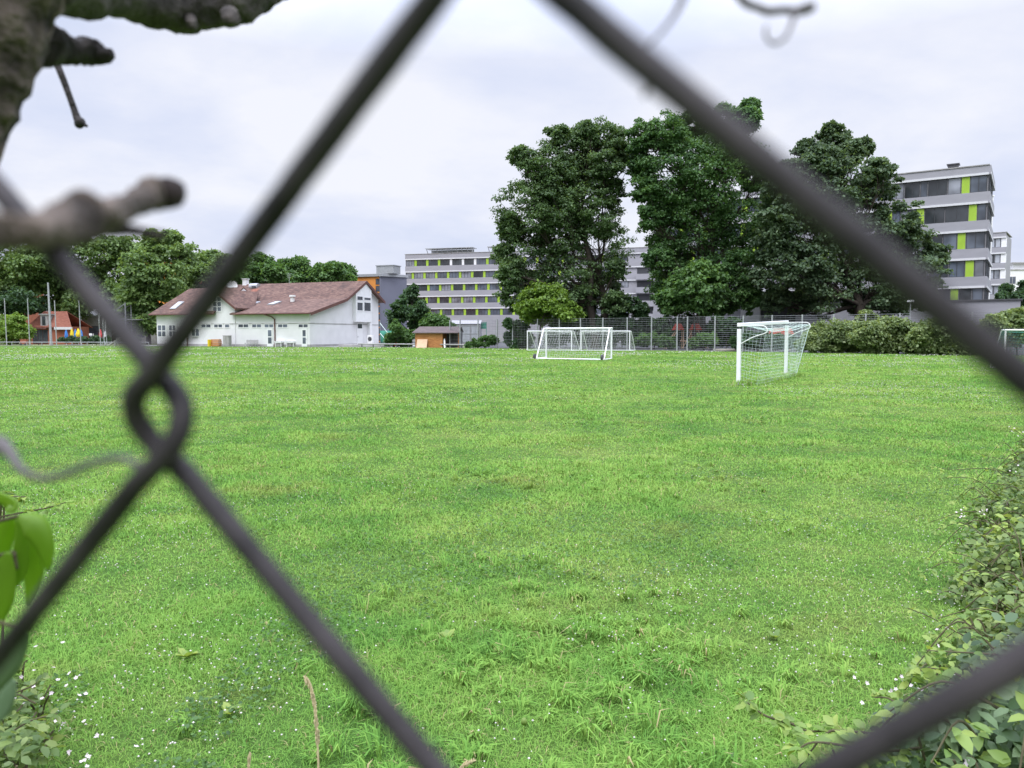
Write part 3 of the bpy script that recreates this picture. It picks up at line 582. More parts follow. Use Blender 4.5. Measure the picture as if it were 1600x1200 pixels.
# ------------------------------------------------------------------ offices
def office(name, label, O, U, length, depth, ztops, wh, roofz, par, layouts, side=None, inset=.28, zbase=0, gm='glass', flipside=False):
    """layouts: per row a list of (a0, a1, kind); kind g glass, l lime, w white blind"""
    fr = FR(O, U)
    if fr.n[1] > 0: fr.n = -fr.n
    root = empty(name, fr.O, label, 'office building')
    mb = MB(); back = -fr.n*depth
    fr.box(mb, 0, length, zbase, roofz-.4, -depth, -inset)
    zs = [roofz]+list(ztops)
    edges = [(roofz, ztops[0])]+[(zt-wh, zn) for zt, zn in zip(ztops[:-1], ztops[1:])]+[(ztops[-1]-wh, zbase)]
    for hi, lo in edges: fr.box(mb, 0, length, lo+.002, hi, -inset, 0)
    wallo = mb.build('wall', M['graypanel'], root)
    mb = MB()
    for zt in ztops: fr.box(mb, -.03, length+.03, zt-.02, zt+.26, .0, .05)
    mb.build('white_band', M['whiteband'], root)
    mb = MB(); fr.box(mb, -.1, length+.1, roofz, roofz+.12, -depth-.1, .1); mb.build('roof', M['concrete'], root)
    for zt, lay in zip(ztops, layouts):
        for a0, a1, k in lay:
            if k == 'g': window(root, fr, a0, a1, zt-wh, zt-.022, cols=1 if a1-a0 < 1.7 else 3 if len(ztops) == 5 and wh < 2 else 2, fm='frame', gm=random.choice([gm, gm, 'glassdark', 'blindgray', gm]), fw=.07, out=.08, base=-inset)
            else:
                m2 = MB(); fr.box(m2, a0, a1, zt-wh, zt-.022, -inset+.004, -inset+.12); m2.build('panel' if k == 'l' else 'blind_panel', M['lime' if k == 'l' else 'whitepaint'], root)
    return root, fr
# left office, seen nearly square on
OA = GX(634, 200); OB = GX(1029, 183); fl = FR(OA, OB-OA)
zt0 = [1.6+(524-y)*197.3/1200 for y in (406, 425.5, 444.7, 464, 483)]
lays = []
for r_, (px0) in enumerate((647.5, 643, 649, 646, 650)):
    s = fl.px(px0, 450)[0]; pitch = 3.22; lay = []
    if s > 1.2: lay.append((.25, s-.06, 'g'))
    n_ = 0
    while s+.62 < 57:
        k = 'w' if (r_ == 0 and n_ in (3, 4, 5)) or (r_ in (2, 3) and n_ > 14) else 'l'
        lay.append((s, s+.62, k)); lay.append((s+.68, s+pitch-.06, 'g')); s += pitch; n_ += 1
    lays.append(lay)
LO, fl = office('office_block', 'long gray office block with lime panels between windows, left of the big trees', OA, OB-OA, 64.5, 14, zt0, 1.62, 22.4, 1.3, lays)
for r_ in (1, 2, 3, 4):                      # right-hand end loggias: flat dark panels, the recess shade is in their colour
    mb = MB(); fl.box(mb, 59.5, 64.2, zt0[r_]-1.6, zt0[r_]-.03, -.276, -.2); mb.build('loggia', M['frame'], LO)
    mb = MB(); fl.box(mb, 59.3, 64.6, zt0[r_]-3.0, zt0[r_]-1.65, .06, 1.1); mb.build('balcony', M['graypanel'], LO)
for a0, a1 in ((fl.px(661, 395)[0], fl.px(736, 395)[0]), (fl.px(758, 392)[0], fl.px(800, 392)[0])):
    mb = MB(); z0 = 22.5; fl.box(mb, a0, a1, z0+1.35, z0+1.5, -5, -1.4); fl.box(mb, a0+.6, a1-.3, z0+.05, z0+.15, -4.5, -2)
    n_ = int((a1-a0)/1.35)
    for k in range(n_+1): a = a0+.35+(a1-a0-.7)*k/n_; mb.prism([fl.at(a, z0+.05, -2.4), fl.at(a+.14, z0+.05, -2.4), fl.at(a+.02, z0+1.35, -1.5), fl.at(a-.12, z0+1.35, -1.5)], -fl.n*.2)
    fl.box(mb, a0+.6, a1-.6, z0+.15, z0+1.2, -4.4, -4.3); mb.build('roof_frame', M['metal'], LO)
# right office: front runs back to the left, short end turns away to the right
CO = GX(1535, 100); U1 = unit(np.array([-.83, .557, 0])); U2 = unit(np.array([.557, .83, 0]))
zt1 = [1.6+(524-y)*100/1200 for y in (276.5, 320, 363, 406.5, 450)]
fr1 = FR(CO, U1)
def lay1(seq, L_):
    out = []; a = .12
    i = 0
    while a < L_-.5:
        w_, k = seq[i % len(seq)]; out.append((a, min(a+w_, L_)-.07, k)); a += w_; i += 1
    return out
seqs = [[(1.95, 'g'), (.95, 'l'), (1.6, 'g'), (2.3, 'g'), (.9, 'g'), (1.9, 'g')], [(1.05, 'g'), (.95, 'l'), (2.7, 'g'), (2.4, 'g'), (.95, 'l'), (1.9, 'g')],
        [(2.2, 'g'), (.95, 'l'), (1.7, 'g'), (2.3, 'g'), (1.9, 'g'), (.95, 'l')], [(1.15, 'g'), (1.0, 'l'), (1.9, 'g'), (2.3, 'g'), (2.2, 'g')], [(1.3, 'g'), (1.5, 'g'), (.95, 'l'), (1.9, 'g'), (2.3, 'g')]]
RO, fr1 = office('office_tower', 'gray six storey office with lime panels rising behind the right trees', CO, U1, 46, 14, zt1, 2.15, 23.4, 1.25, [lay1(q, 45) for q in seqs], gm='glass', zbase=0)
# its right-hand end face
fe = FR(CO, U2)
if np.dot(fe.n, [1, 0, 0]) < 0: fe.n = -fe.n
mb = MB(); edges = [(23.4, zt1[0])]+[(a-2.15, b) for a, b in zip(zt1[:-1], zt1[1:])]+[(zt1[-1]-2.15, 0)]
for hi, lo in edges: fe.box(mb, .0, 14, lo+.002, hi, 0.002, .26)
fe.box(mb, .3, 13.6, 0, 23.2, -.3, .0)
mb.build('end_wall', M['graypanel'], RO)
for zt in zt1:
    for k in range(4): window(RO, fe, .1+k*2.3, 2.3+k*2.3, zt-2.15, zt-.02, cols=1, fm='frame', out=.1, base=.02, gm='blind' if k % 2 else 'glass')
    mb = MB(); fe.box(mb, -.3, 14, zt-.02, zt+.26, .262, .31); mb.build('white_band', M['whiteband'], RO)
mb = MB(); q = fr1.at(4.2, 23.9, -3); mb.box(q, (1.2, 1.2, 1.0), U1[:2]); mb.box(q+np.array([0, 0, .55]), (1.5, 1.5, .12), U1[:2]); mb.build('roof_unit', M['darkmetal'], RO)
# annex, canopy and dark entrance at the foot, plinth wall towards the right
mb = MB(); z0 = 1.6+(524-474)*103/1200; fr1.box(mb, -4, 19, 0, z0, .02, 4.5); fr1.box(mb, -4.2, 19.1, z0, z0+.18, .0, 4.7, 1); mb.build('annex', [M['graypanel'], M['darkmetal']], RO)
mb = MB(); z1_ = 1.6+(524-457)*112/1200; fr1.box(mb, 19.5, 35, z1_, z1_+.25, .06, 5, 1); fr1.box(mb, 19.5, 35, z1_+.25, z1_+3.0, .06, 4.8); mb.build('canopy', [M['graypanel'], M['whiteband']], RO)
mb = MB(); fr1.box(mb, 23.5, 28.5, 3.5, z1_, .02, .05); mb.build('entrance', M['frame'], RO)  # flat dark panel, shade of the opening put into its colour
mb = MB(); fr1.box(mb, 28.6, 31.5, 3.5, z1_, .02, .4); mb.build('entrance_wall', M['render'], RO)
mb = MB(); fr1.box(mb, 19.5, 46, 0, 3.5, .05, 4.6); mb.build('ramp_wall', M['darkwall'], RO)  # darker grey carries the trees' shade on this wall
# taller pale stair tower behind the corner and lower wing further back
mb = MB(); TO = GX(1538, 128); mb.box(TO+np.array([.4, 5, 12.4]), (2.0, 6, 24.8), (1, .2)); mb.box(TO+np.array([.4, 5, 24.9]), (2.2, 6.2, .2), (1, .2))
tag(mb.build('stair_tower', M['whitepaint']), 'plain white stair tower just behind the corner of the gray office', 'tower')
zt2 = [1.6+(524-y)*150/1200 for y in (375, 399, 423, 447, 471)]
WO, fw_ = office('office_wing', 'lower gray office wing with white window rows beyond the office corner', GX(1520, 151), GX(1566, 148)-GX(1520, 151), np.linalg.norm(GX(1566, 148)-GX(1520, 151)), 10, zt2, 1.75, 1.6+(524-367)*150/1200, 1, [[(.2+k*.98, 1.1+k*.98, 'w' if k in (1, 4) else 'g') for k in range(5)] for _ in range(5)], gm='blind')
# white block at the right margin
wb = GX(1560, 190); w = empty('apartment_building', wb, 'bright white flat roofed block at the right margin beyond the hedge', 'apartment block')
fb = FR(wb, (1, -.05, 0)); mb = MB(); fb.box(mb, 0, 26, 0, 17.6, -12, 0); fb.box(mb, 4, 26, 17.6, 19.3, -11, -2); mb.build('wall', M['whitepaint'], w)
mb = MB(); fb.box(mb, 3.4, 26.6, 19.3, 19.6, -11.5, -1.2); fb.box(mb, -.2, 26.2, 17.6, 17.75, -12.2, .2); mb.build('roof', M['concrete'], w)
for r_ in range(4):
    for k in range(6): window(w, fb, 2.0+k*4.0, 3.6+k*4.0, 14.2-r_*3.6, 16-r_*3.6, cols=2, fm='concrete', gm='glass', fw=.1)
# orange block with slate side, behind the clubhouse gable
oc = GX(596, 165); w = empty('orange_building', oc, 'orange fronted building with slate gray side behind the clubhouse ridge', 'building')
ul = unit(np.array([-.93, .36, 0])); ur = unit(np.array([.80, .60, 0])); zo = 1.6+(524-429)*165/1200
fo = FR(oc, ul); fo2 = FR(oc, ur)
if fo.n[1] > 0: fo.n = -fo.n
if fo2.n[1] > 0: fo2.n = -fo2.n
mb = MB(); mb.prism([oc, oc+ul*22, oc+ul*22+ur*6.2, oc+ur*6.2], (0, 0, zo-.5)); mb.build('wall', M['orange'], w)
mb = MB(); fo2.box(mb, -.05, 6.2, 0, zo-.45, .004, .12); fo.box(mb, -.1, .3, 0, zo-.45, .004, .1); mb.build('side_cladding', M['slate'], w)
mb = MB(); mb.prism([oc+fo.n*.4-ul*.4, oc+ul*22.4+fo.n*.4, oc+ul*22.4+ur*6.4, oc+ur*6.5+fo2.n*.3], (0, 0, .55)); 
rf = mb.build('roof', M['metal'], w); rf.location.z += zo-.5
for k in range(10): window(w, fo, .35, 1.25, zo-2.2-k*1.5, zo-1.0-k*1.5, fm='frame', gm='glass', base=.0)
mb = MB(); c = oc+ul*1.2+ur*3+np.array([0, 0, zo+1]); mb.box(c, (4.2, 3, 1.7), ul[:2]); mb.box(c+np.array([0, 0, .9]), (4.5, 3.3, .15), ul[:2]); mb.build('roof_unit', M['metal'], w)
# ------------------------------------------------------------------ buildings behind the left trees
bb = GX(-60, 165); w = empty('brick_building', bb, 'red brick building with white bands at the left edge, above the trees', 'building')
f2 = FR(bb, (1, -.02, 0)); mb = MB(); a1 = f2.px(21, 425)[0]; f2.box(mb, 0, a1, 0, 17.2, -10, 0); mb.build('wall', M['brick'], w)
mb = MB()
for z in (17.2, 13.0, 8.8, 4.6): f2.box(mb, -.1, a1+.1, z-.35, z+.35, .0, .3)
mb.build('white_band', M['whiteband'], w)
mb = MB(); f2.box(mb, -.3, a1+.3, 17.56, 17.7, -10, .5); mb.build('roof', M['concrete'], w)
for r_ in range(3):
    for k in range(4): window(w, f2, .8+k*2.6, 2.3+k*2.6, 14.3-r_*4.2, 16.2-r_*4.2, cols=2, rows=2, fw=.15)
bb = GX(215, 215); w = empty('apartment_block', bb, 'orange apartment block glimpsed through gaps in the plane trees', 'apartment block')
f2 = FR(bb, (1, .05, 0)); mb = MB(); f2.box(mb, 0, 26, 0, 22.0, -12, 0); mb.build('wall', M['orange'], w)
mb = MB(); f2.box(mb, -.3, 26.3, 22.0, 22.3, -12.3, .4); mb.build('roof', M['concrete'], w)
for r_ in range(6):
    for k in range(7): window(w, f2, 1.2+k*3.6, 2.8+k*3.6, 19.2-r_*3.4, 20.8-r_*3.4, cols=2, fw=.12)
# red roofed pavilion by the parasols
pb = GX(46, 138); w = empty('red_roof_house', pb, 'low house with steep red tiled roof and dormer behind the net posts', 'house')
f2 = FR(pb, (1, .0, 0)); X = lambda px_: f2.px(px_, 515)[0]
a1 = X(112); ze = 1.6+(524-512)*138/1200; zr_ = 1.6+(524-487)*138/1200
mb = MB(); f2.box(mb, .2, a1-.2, 0, ze+.2, -6, 0); mb.build('wall', M['brick'], w)
mb = MB(); mb.prism([f2.at(-.2, ze, .5), f2.at(a1+.3, ze, .5), f2.at(a1-2.2, zr_, -2.6), f2.at(1.2, zr_, -2.6)], (0, 0, .12)); mb.prism([f2.at(1.2, zr_, -2.6), f2.at(a1-2.2, zr_, -2.6), f2.at(a1+.3, ze, -6.4), f2.at(-.2, ze, -6.4)], (0, 0, .12)); mb.build('roof', M['tilesred'], w)
mb = MB(); f2.box(mb, X(88), a1+.4, ze-.35, ze+.1, .4, .7); f2.box(mb, -.3, X(75), ze-.25, ze-.02, .45, .62, 1); mb.build('fascia', [M['whiteband'], M['fascia']], w)
mb = MB(); da, db = X(65), X(76); f2.box(mb, da, db, ze+.2, zr_-.6, -2.2, .25); f2.box(mb, da-.2, db+.2, zr_-.6, zr_-.4, -2.3, .45); dm = mb.build('dormer', M['concrete'], w)
window(dm, f2, da+.25, db-.25, ze+.35, zr_-.75, fm='concrete', gm='glassdark', base=.25)
for k in range(3): window(w, f2, X(51+k*8), X(58.5+k*8), .15, ze-.4, cols=2, fm='frame', gm='glassdark')
# grey hall with outside steel stair
hb = GX(128, 150); w = empty('gray_hall', hb, 'low gray hall behind the parasols, left of the clubhouse', 'building')
f2 = FR(hb, (1, .0, 0)); mb = MB(); f2.box(mb, 0, 14.5, 0, 5.2, -8, 0); mb.build('wall', M['concrete'], w)
mb = MB(); f2.box(mb, -.3, 14.8, 5.2, 5.45, -8.3, .5); mb.build('roof', M['metal'], w)
for k in range(3): window(w, f2, 1.2+k*4.4, 3.4+k*4.4, 1.2, 3.4, cols=2, fm='frame', gm='glass')
st = GX(197, 132); w = empty('steel_stair', st, 'gray steel stair frame with diagonal braces left of the clubhouse', 'stair')
mb = MB()
for x, y in ((0, 0), (-3.6, 0), (0, 2), (-3.6, 2)): q = st+np.array([x, y, 0]); mb.tube([q, q+np.array([0, 0, 7.2 if x == 0 else 4.4])], .11, 8)
mb.build('post', M['dullsteel'], w)
mb = MB()
for z0, z1 in ((4.6, 7.0), (1.6, 4.3)): mb.tube([st+np.array([-3.6, 0, z0]), st+np.array([0, 0, z1])], .07, 6); mb.tube([st+np.array([-3.6, 2, z0]), st+np.array([0, 2, z1])], .07, 6)
mb.build('brace', M['dullsteel'], w)
mb = MB(); mb.box(st+np.array([-1.8, 1, 4.4]), (3.8, 2.2, .15)); mb.box(st+np.array([1.2, 1, 4.3]), (2.4, 2.0, .12)); mb.build('platform', M['dullsteel'], w)
mb = MB()
for k in range(12): mb.box(st+np.array([-3.6-k*.25, 1, 4.2-k*.36]), (.3, 1.6, .06))
mb.build('tread', M['darkmetal'], w)
# ------------------------------------------------------------------ net posts, mast, flagpoles, parasols
for i, (px_, top, d) in enumerate(((10, 467, 121), (46, 467, 120), (88, 470, 114), (126, 470, 119))):
    q = GX(px_, d); zt = P(px_, top, d)[2]; mb = MB(); mb.tube([q, q+np.array([-.08, 0, zt])], [.075, .06], 8); mb.tube([q+np.array([-.08, 0, zt]), q+np.array([-.08, 0, zt+.06])], .09, 8)
    mb.tube([q, q+np.array([0, 0, .1])], .14, 8)
    tag(mb.build('net_post', M['metal']), ['leftmost thin net post in front of the bright green bush', 'thin net post at the right edge of the bright green bush', 'thin net post just right of the thick lamp mast', 'thin net post between the yellow parasol and the gray hall'][i], 'post', 'net posts along the far left edge of the pitch')
q = GX(79.5, 122); w = empty('lamp_mast', q, 'thick tall gray mast standing before the red roofed house', 'mast')
mb = MB(); mb.tube([q, q+np.array([-.15, 0, 9.9])], [.21, .12], 10); mb.build('pole', M['metal'], w)
mb = MB(); mb.tube([q, q+np.array([0, 0, .35])], .3, 10); mb.build('base', M['concrete'], w)
for i, (px_, top) in enumerate(((153, 462), (159, 470), (163, 478))):
    q = GX(px_+4, 117+i*1.5); zt = P(px_, top, 118)[2]; w = empty('flagpole', q, ['tallest pale flagpole, left of three close together', 'pale flagpole in the middle of three with furled flags', 'shortest pale flagpole, right of the three'][i], 'flagpole', 'pale flagpoles close together')
    mb = MB(); dx = np.array([(px_-px_-4)/F*118, 0, 0]); mb.tube([q, q+dx+np.array([0, 0, zt])], [.065, .04], 8); mb.build('pole', M['metal'], w)
    mb = MB(); mb.tube([q+dx*.95+np.array([.12, 0, zt-.2]), q+dx*.8+np.array([.2, 0, zt*.6]), q+dx*.7+np.array([.12, 0, zt*.42])], [.03, .075, .04], 7, jit=.2); mb.build('flag', M['whitecloth'], w)
for i, (px_, top, m_, lab) in enumerate(((103.5, 516, 'blue', 'blue closed parasol, leftmost of the row'), (112.5, 514, 'yellow', 'yellow closed parasol between two blue ones'), (118, 515, 'blue', 'blue closed parasol next to the right yellow one'), (122.5, 514, 'yellow', 'yellow closed parasol, wider, right of the blue ones'), (127, 516, 'blue', 'narrow blue closed parasol beside the thin net post'), (157, 515, 'redcloth', 'red closed parasol in front of the gray hall'), (164.5, 518, 'whitecloth', 'white closed parasol at the foot of the flagpoles'))):
    q = GX(px_, 125+i % 3); zt = P(px_, top, 125)[2]; w = empty('parasol', q, lab, 'parasol', 'closed parasols on the terrace'); r_ = .28+.12*(i == 3)
    mb = MB(); mb.tube([q, q+np.array([0, 0, zt])], .035, 6); mb.build('pole', M['whitepaint'], w)
    mb = MB(); mb.tube([q+np.array([0, 0, zt+.1]), q+np.array([0, 0, zt-.3]), q+np.array([0, 0, zt-.9]), q+np.array([0, 0, zt-1.25])], [.04, r_*.6, r_, r_*.8], 9, jit=.15); mb.build('canopy', M[m_], w)
    mb = MB(); mb.tube([q, q+np.array([0, 0, .12])], .3, 10); mb.build('base', M['concrete'], w)
q = GX(169, 117); mb = MB(); mb.tube([q+np.array([0, 0, .1]), q+np.array([2.4, 0, 1.55])], .1, 8); mb.box(q+np.array([1.0, 0, .4]), (.25, .25, .8))
tag(mb.build('barrier_pole', M['concrete']), 'pale slanting barrier pole at the pitch edge right of the flagpoles', 'barrier')
for i, px_ in enumerate((143, 147)):
    q = GX(px_-1, 126); mb = MB(); mb.tube([q, q+np.array([0, 0, 1.9])], .04, 6); mb.box(q+np.array([0, -.06, 1.75-.8*i]), (.5, .05, .35)); tag(mb.build('notice_board', M['whitepaint']), ['small white notice on a post before the gray hall', 'lower white notice on the neighbouring post'][i], 'sign')
q = GX(37.5, 124); w = empty('play_cart', q, 'small red and white cart at the foot of the bright bush', 'cart')
mb = MB(); mb.box(q+np.array([0, 0, .55]), (1.0, .6, .7)); mb.box(q+np.array([0, 0, .95]), (1.1, .7, .08)); mb.build('body', M['brick'], w, bevel=.03)
for k in (-.35, .35): mb = MB(); mb.tube([q+np.array([k, -.36, .18]), q+np.array([k, -.3, .18])], .18, 10); mb.build('wheel', M['darkmetal'], w)
for i, px_ in enumerate((60, 65)):
    q = GX(px_, 127); w = empty('bistro_table', q, ['dark round bistro table before the red roofed house', 'dark bistro table beside the thick mast'][i], 'table', 'dark bistro tables')
    mb = MB(); mb.tube([q+np.array([0, 0, .72]), q+np.array([0, 0, .76])], .42, 14); mb.build('tabletop', M['darkmetal'], w)
    mb = MB(); mb.tube([q, q+np.array([0, 0, .72])], [.06, .04], 8); mb.build('leg', M['darkmetal'], w)
# low field barrier at far left
w = empty('pitch_rail', GX(20, 119), 'low gray rail along the far left edge of the pitch', 'rail')
mb = MB(); A, B = GX(-120, 121), GX(232, 117); mb.tube([A+np.array([0, 0, .55]), B+np.array([0, 0, .55])], .05, 6); mb.build('rail', M['metal'], w)
for k in range(16): mb = MB(); q = A+(B-A)*k/15; mb.tube([q, q+np.array([0, 0, .55])], .05, 6); mb.build('post', M['metal'], w)
# ------------------------------------------------------------------ mesh fence
FA, FB = np.array([-8.3, 100, 0]), np.array([36.3, 66, 0]); fu = unit(FB-FA)
def fpx(px_):                            # point of the fence line under a pixel column
    k = (px_-800)/F*.998; t = (k*FA[1]-FA[0])/((FB-FA)[0]-k*(FB-FA)[1]); return FA+(FB-FA)*t
fw = empty('sports_fence', fpx(960), 'tall gray wire mesh fence with steel posts along the back of the pitch', 'fence')
FH = 3.5; pxs = [703, 719, 747, 777, 801, 840, 874, 907, 942, 980, 1018, 1058, 1074, 1117, 1161, 1206, 1253, 1302, 1352, 1405, 1460, 1518, 1580, 1650, 1730]
for p in pxs: mb = MB(); q = fpx(p); mb.box(q+np.array([0, 0, FH/2+.03]), (.11, .11, FH+.06), fu[:2]); mb.build('post', M['metal'], fw)
for a, b in zip(pxs[:-1], pxs[1:]):
    mb = MB(); A, B = fpx(a), fpx(b); n_ = np.array([fu[1], -fu[0], 0])*.06; ln = np.linalg.norm(B-A)
    for z in np.arange(.08, FH, .2): mb.tube([A-n_+np.array([0, 0, z]), B-n_+np.array([0, 0, z])], .015 if round(z/.2) % 2 else .010, 4, cap=False)
    for k in np.arange(.25, ln, .5): q = A+fu*k-n_; mb.tube([q, q+np.array([0, 0, FH-.02])], .006, 3, cap=False)
    mb.build('mesh_panel', M['wire'], fw)
# leftover fence and green tarpaulin beside the clubhouse
w = empty('tarpaulin_fence', GX(612, 112), 'green tarpaulin on steel posts between the clubhouse and the dark tree', 'fence')
A, B = GX(594, 116), GX(640, 112); uu = unit(B-A)
for k in range(3): mb = MB(); q = A+(B-A)*k/2; mb.tube([q, q+np.array([0, 0, 3.9])], .05, 6); mb.build('post', M['metal'], w)
mb = MB(); V = []; n_ = 16
for z in (.3, 1.0, 1.7, 2.3): V += [A+(B-A)*k/n_+np.array([.0, .12*math.sin(k*1.7+z*2), z]) for k in range(n_+1)]
mb.add(V, [(r_*(n_+1)+k, r_*(n_+1)+k+1, (r_+1)*(n_+1)+k+1, (r_+1)*(n_+1)+k) for r_ in range(3) for k in range(n_)]); o = mb.build('tarpaulin', M['green'], w, smooth=True); o.modifiers.new('thick', 'SOLIDIFY').thickness = .02
mb = MB(); q = GX(594, 113.5); mb.tube([q+np.array([0, 0, 3.4]), q+np.array([2.6, -1.5, .3])], .05, 6); mb.build('brace', M['net'], w); mb = MB(); mb.tube([q+np.array([0, 0, 1.9]), q+np.array([1.7, -1.2, .2])], .05, 6); mb.build('brace', M['net'], w)
# white container and arched frames behind the fence
q = GX(728, 118); w = empty('greenhouse', q, 'pale greenhouse of glass panes behind the left end of the mesh fence', 'greenhouse'); f2 = FR(q-np.array([2.2, 0, 0]), (1, -.05, 0))
mb = MB(); f2.box(mb, 0, 4.4, 0, 3.3, -3, 0); mb.prism([f2.at(-.1, 3.3, .1), f2.at(4.5, 3.3, .1), f2.at(4.5, 3.9, -1.5), f2.at(-.1, 3.9, -1.5)], (0, 0, .06)); mb.build('wall', M['graypanel'], w)
for k in range(3): window(w, f2, .2+k*1.4, 1.45+k*1.4, .5, 3.1, cols=2, rows=2, fm='metal', gm='blind')
mb = MB(); A, B = GX(700, 122), GX(760, 119); V = []
for z in (2.6, 3.6): V += [A+(B-A)*k/n_+np.array([0, .15*math.sin(k*1.3), z]) for k in range(n_+1)]
mb.add(V, [(k, k+1, n_+2+k, n_+1+k) for k in range(n_)]); mb.tube([A, A+np.array([0, 0, 3.7])], .05, 6); mb.tube([B, B+np.array([0, 0, 3.7])], .05, 6); o = mb.build('green_awning', M['green']); o.modifiers.new('thick', 'SOLIDIFY').thickness = .02
tag(o, 'strip of green awning cloth behind the greenhouse left of the fence', 'awning')
# ------------------------------------------------------------------ goals
def netgrid(mb, corners, nu, nv, r, sag=0.0, sagdir=(0, 0, -1)):
    A, B, C_, D = [np.array(q, float) for q in corners]; sagdir = np.array(sagdir, float)
    def pt(u, v): return (A*(1-u)+B*u)*(1-v)+(D*(1-u)+C_*u)*v+sagdir*sag*math.sin(math.pi*u)*math.sin(math.pi*v)+sagdir*.02*math.sin(u*37+v*23)
    for i in range(nu+1): mb.tube([pt(i/nu, v) for v in np.linspace(0, 1, 7)], r, 3, cap=False)
    for j in range(nv+1): mb.tube([pt(u, j/nv) for u in np.linspace(0, 1, 9)], r, 3, cap=False)
Z = lambda z: np.array([0, 0, z])
# near goal, seen from its side
P1, P2 = GX(1155, 24.6), GX(1229, 30.0); gh = 2.02; ud = unit(P2-P1); bk = np.array([ud[1], -ud[0], 0])
w = empty('football_goal', P1, 'white football goal with pale netting, the nearest and largest, seen obliquely on the right', 'goal', 'football goals on the pitch')
g1, g2 = 1.93, 2.12
for p, h_ in ((P1, g1), (P2, g2)):
    mb = MB(); mb.box(p+Z(h_/2-.07), (.12, .12, h_-.12), ud[:2]); mb.build('post', M['goalpaint'], w, bevel=.02)
mb = MB(); q_ = np.array([ud[1], -ud[0], 0])*.06; e_ = ud*.06
mb.hexa([P1-e_-q_+Z(g1-.06), P2+e_-q_+Z(g2-.06), P2+e_+q_+Z(g2-.06), P1-e_+q_+Z(g1-.06), P1-e_-q_+Z(g1+.06), P2+e_-q_+Z(g2+.06), P2+e_+q_+Z(g2+.06), P1-e_+q_+Z(g1+.06)]); mb.build('crossbar', M['goalpaint'], w, bevel=.02)
T1, T2 = P1+bk*.85+Z(g1-.12), P2+bk*.85+Z(g2-.12)
for p, t_, gh in ((P1, T1, g1), (P2, T2, g2)):
    mb = MB(); mb.tube(smooth_path([p+Z(gh-.02), p+bk*.6+Z(gh-.02), p+bk*.82+Z(gh-.06), t_-Z(.12), p+bk*.45+Z(gh-.38), p+bk*.05+Z(gh-.6)], 4), .016, 6); mb.build('net_bracket', M['whitepaint'], w)
mb = MB(); B1, B2 = P1+bk*.55+ud*.15+Z(.05), P2+bk*.42-ud*.15+Z(.05)
netgrid(mb, [T1, T2, B2, B1], 40, 16, .0025, .12, bk)
netgrid(mb, [P1+Z(g1), P2+Z(g2), T2, T1], 40, 7, .0025, .22)
for p, t_, b_, gh in ((P1, T1, B1, g1), (P2, T2, B2, g2)): netgrid(mb, [p+Z(gh-.03), t_, b_, p+Z(.2)], 7, 16, .0025, .06, -ud)
mb.tube([T1, (T1+T2)/2-Z(.16), T2], .009, 4); mb.tube([T2, B2], .012, 4)
mb.build('net', M['net'], w)
def goal(name, P1, P2, off, gh, r, lab, netmat='netwhite', wheels=True, nu=26, nr=.0034, sag=.35):
    w = empty(name, P1, lab, 'goal', 'football goals on the pitch'); ud = unit(P2-P1)
    for p in (P1, P2): mb = MB(); mb.tube([p, p+Z(gh-r)], r, 10); mb.build('post', M['goalpaint'], w, smooth=False)
    mb = MB(); mb.tube([P1+Z(gh)-ud*r, P2+Z(gh)+ud*r], r*1.05, 10); mb.build('crossbar', M['goalpaint'], w)
    for p in (P1, P2):
        mb = MB(); mb.tube([p+off*.22+Z(gh), p+off*.3+Z(gh-.06), p+off+Z(.06)], r*.75, 8); mb.tube([p+Z(gh), p+off*.25+Z(gh)], r*.7, 8); mb.build('side_support', M['goalpaint'], w)
        mb = MB(); mb.tube([p+Z(.05), p+off+Z(.05)], r*.75, 8); mb.build('ground_bar', M['goalpaint'], w)
        if wheels:
            q = p+off*1.02+Z(.19)-ud*.12; mb = MB(); mb.tube([q-ud*.05, q+ud*.05], .18, 14); mb.build('wheel', M['darkmetal'], w)
    mb = MB(); mb.tube([P1+off+Z(.05), P2+off+Z(.05)], r*.8, 8); mb.build('ground_bar', M['goalpaint'], w)
    mb = MB(); a, b = P1+off*.25+Z(gh-.1), P2+off*.25+Z(gh-.1)
    netgrid(mb, [a, b, P2+off+Z(.06), P1+off+Z(.06)], nu, 13, nr, .22, unit(off)+np.array([0, 0, -.25]))
    netgrid(mb, [P1+Z(gh), P2+Z(gh), b, a], nu, 3, nr, sag)
    for p in (P1, P2): netgrid(mb, [p+Z(gh), p+off*.25+Z(gh-.1), p+off+Z(.06), p+Z(.06)], 7, 13, nr, .03, ud)
    mb.build('net', M[netmat], w); return w
goal('football_goal', GX(853.5, 54.0), GX(955.5, 51.5), np.array([-.75, -2.2, 0]), 2.08, .058, 'white wheeled goal with dark wheels and sagging white net in mid pitch')
goal('football_goal', GX(824, 80), GX(893, 79), np.array([1.0, 1.5, 0]), 2.03, .05, 'far white goal in front of the fence, left of its twin', wheels=False, nr=.005)
goal('football_goal', GX(908, 78.5), GX(984, 78.5), np.array([.8, 1.5, 0]), 2.03, .05, 'far white goal in front of the fence, right of its twin', wheels=False, nr=.005)
goal('football_goal', GX(1571, 36.2), GX(1571, 36.2)+np.array([3.4, -.4, 0]), np.array([.1, 1.2, 0]), 1.85, .04, 'small goal with dark green net cut off by the right picture edge', netmat='green', wheels=False, nr=.006, sag=.1)
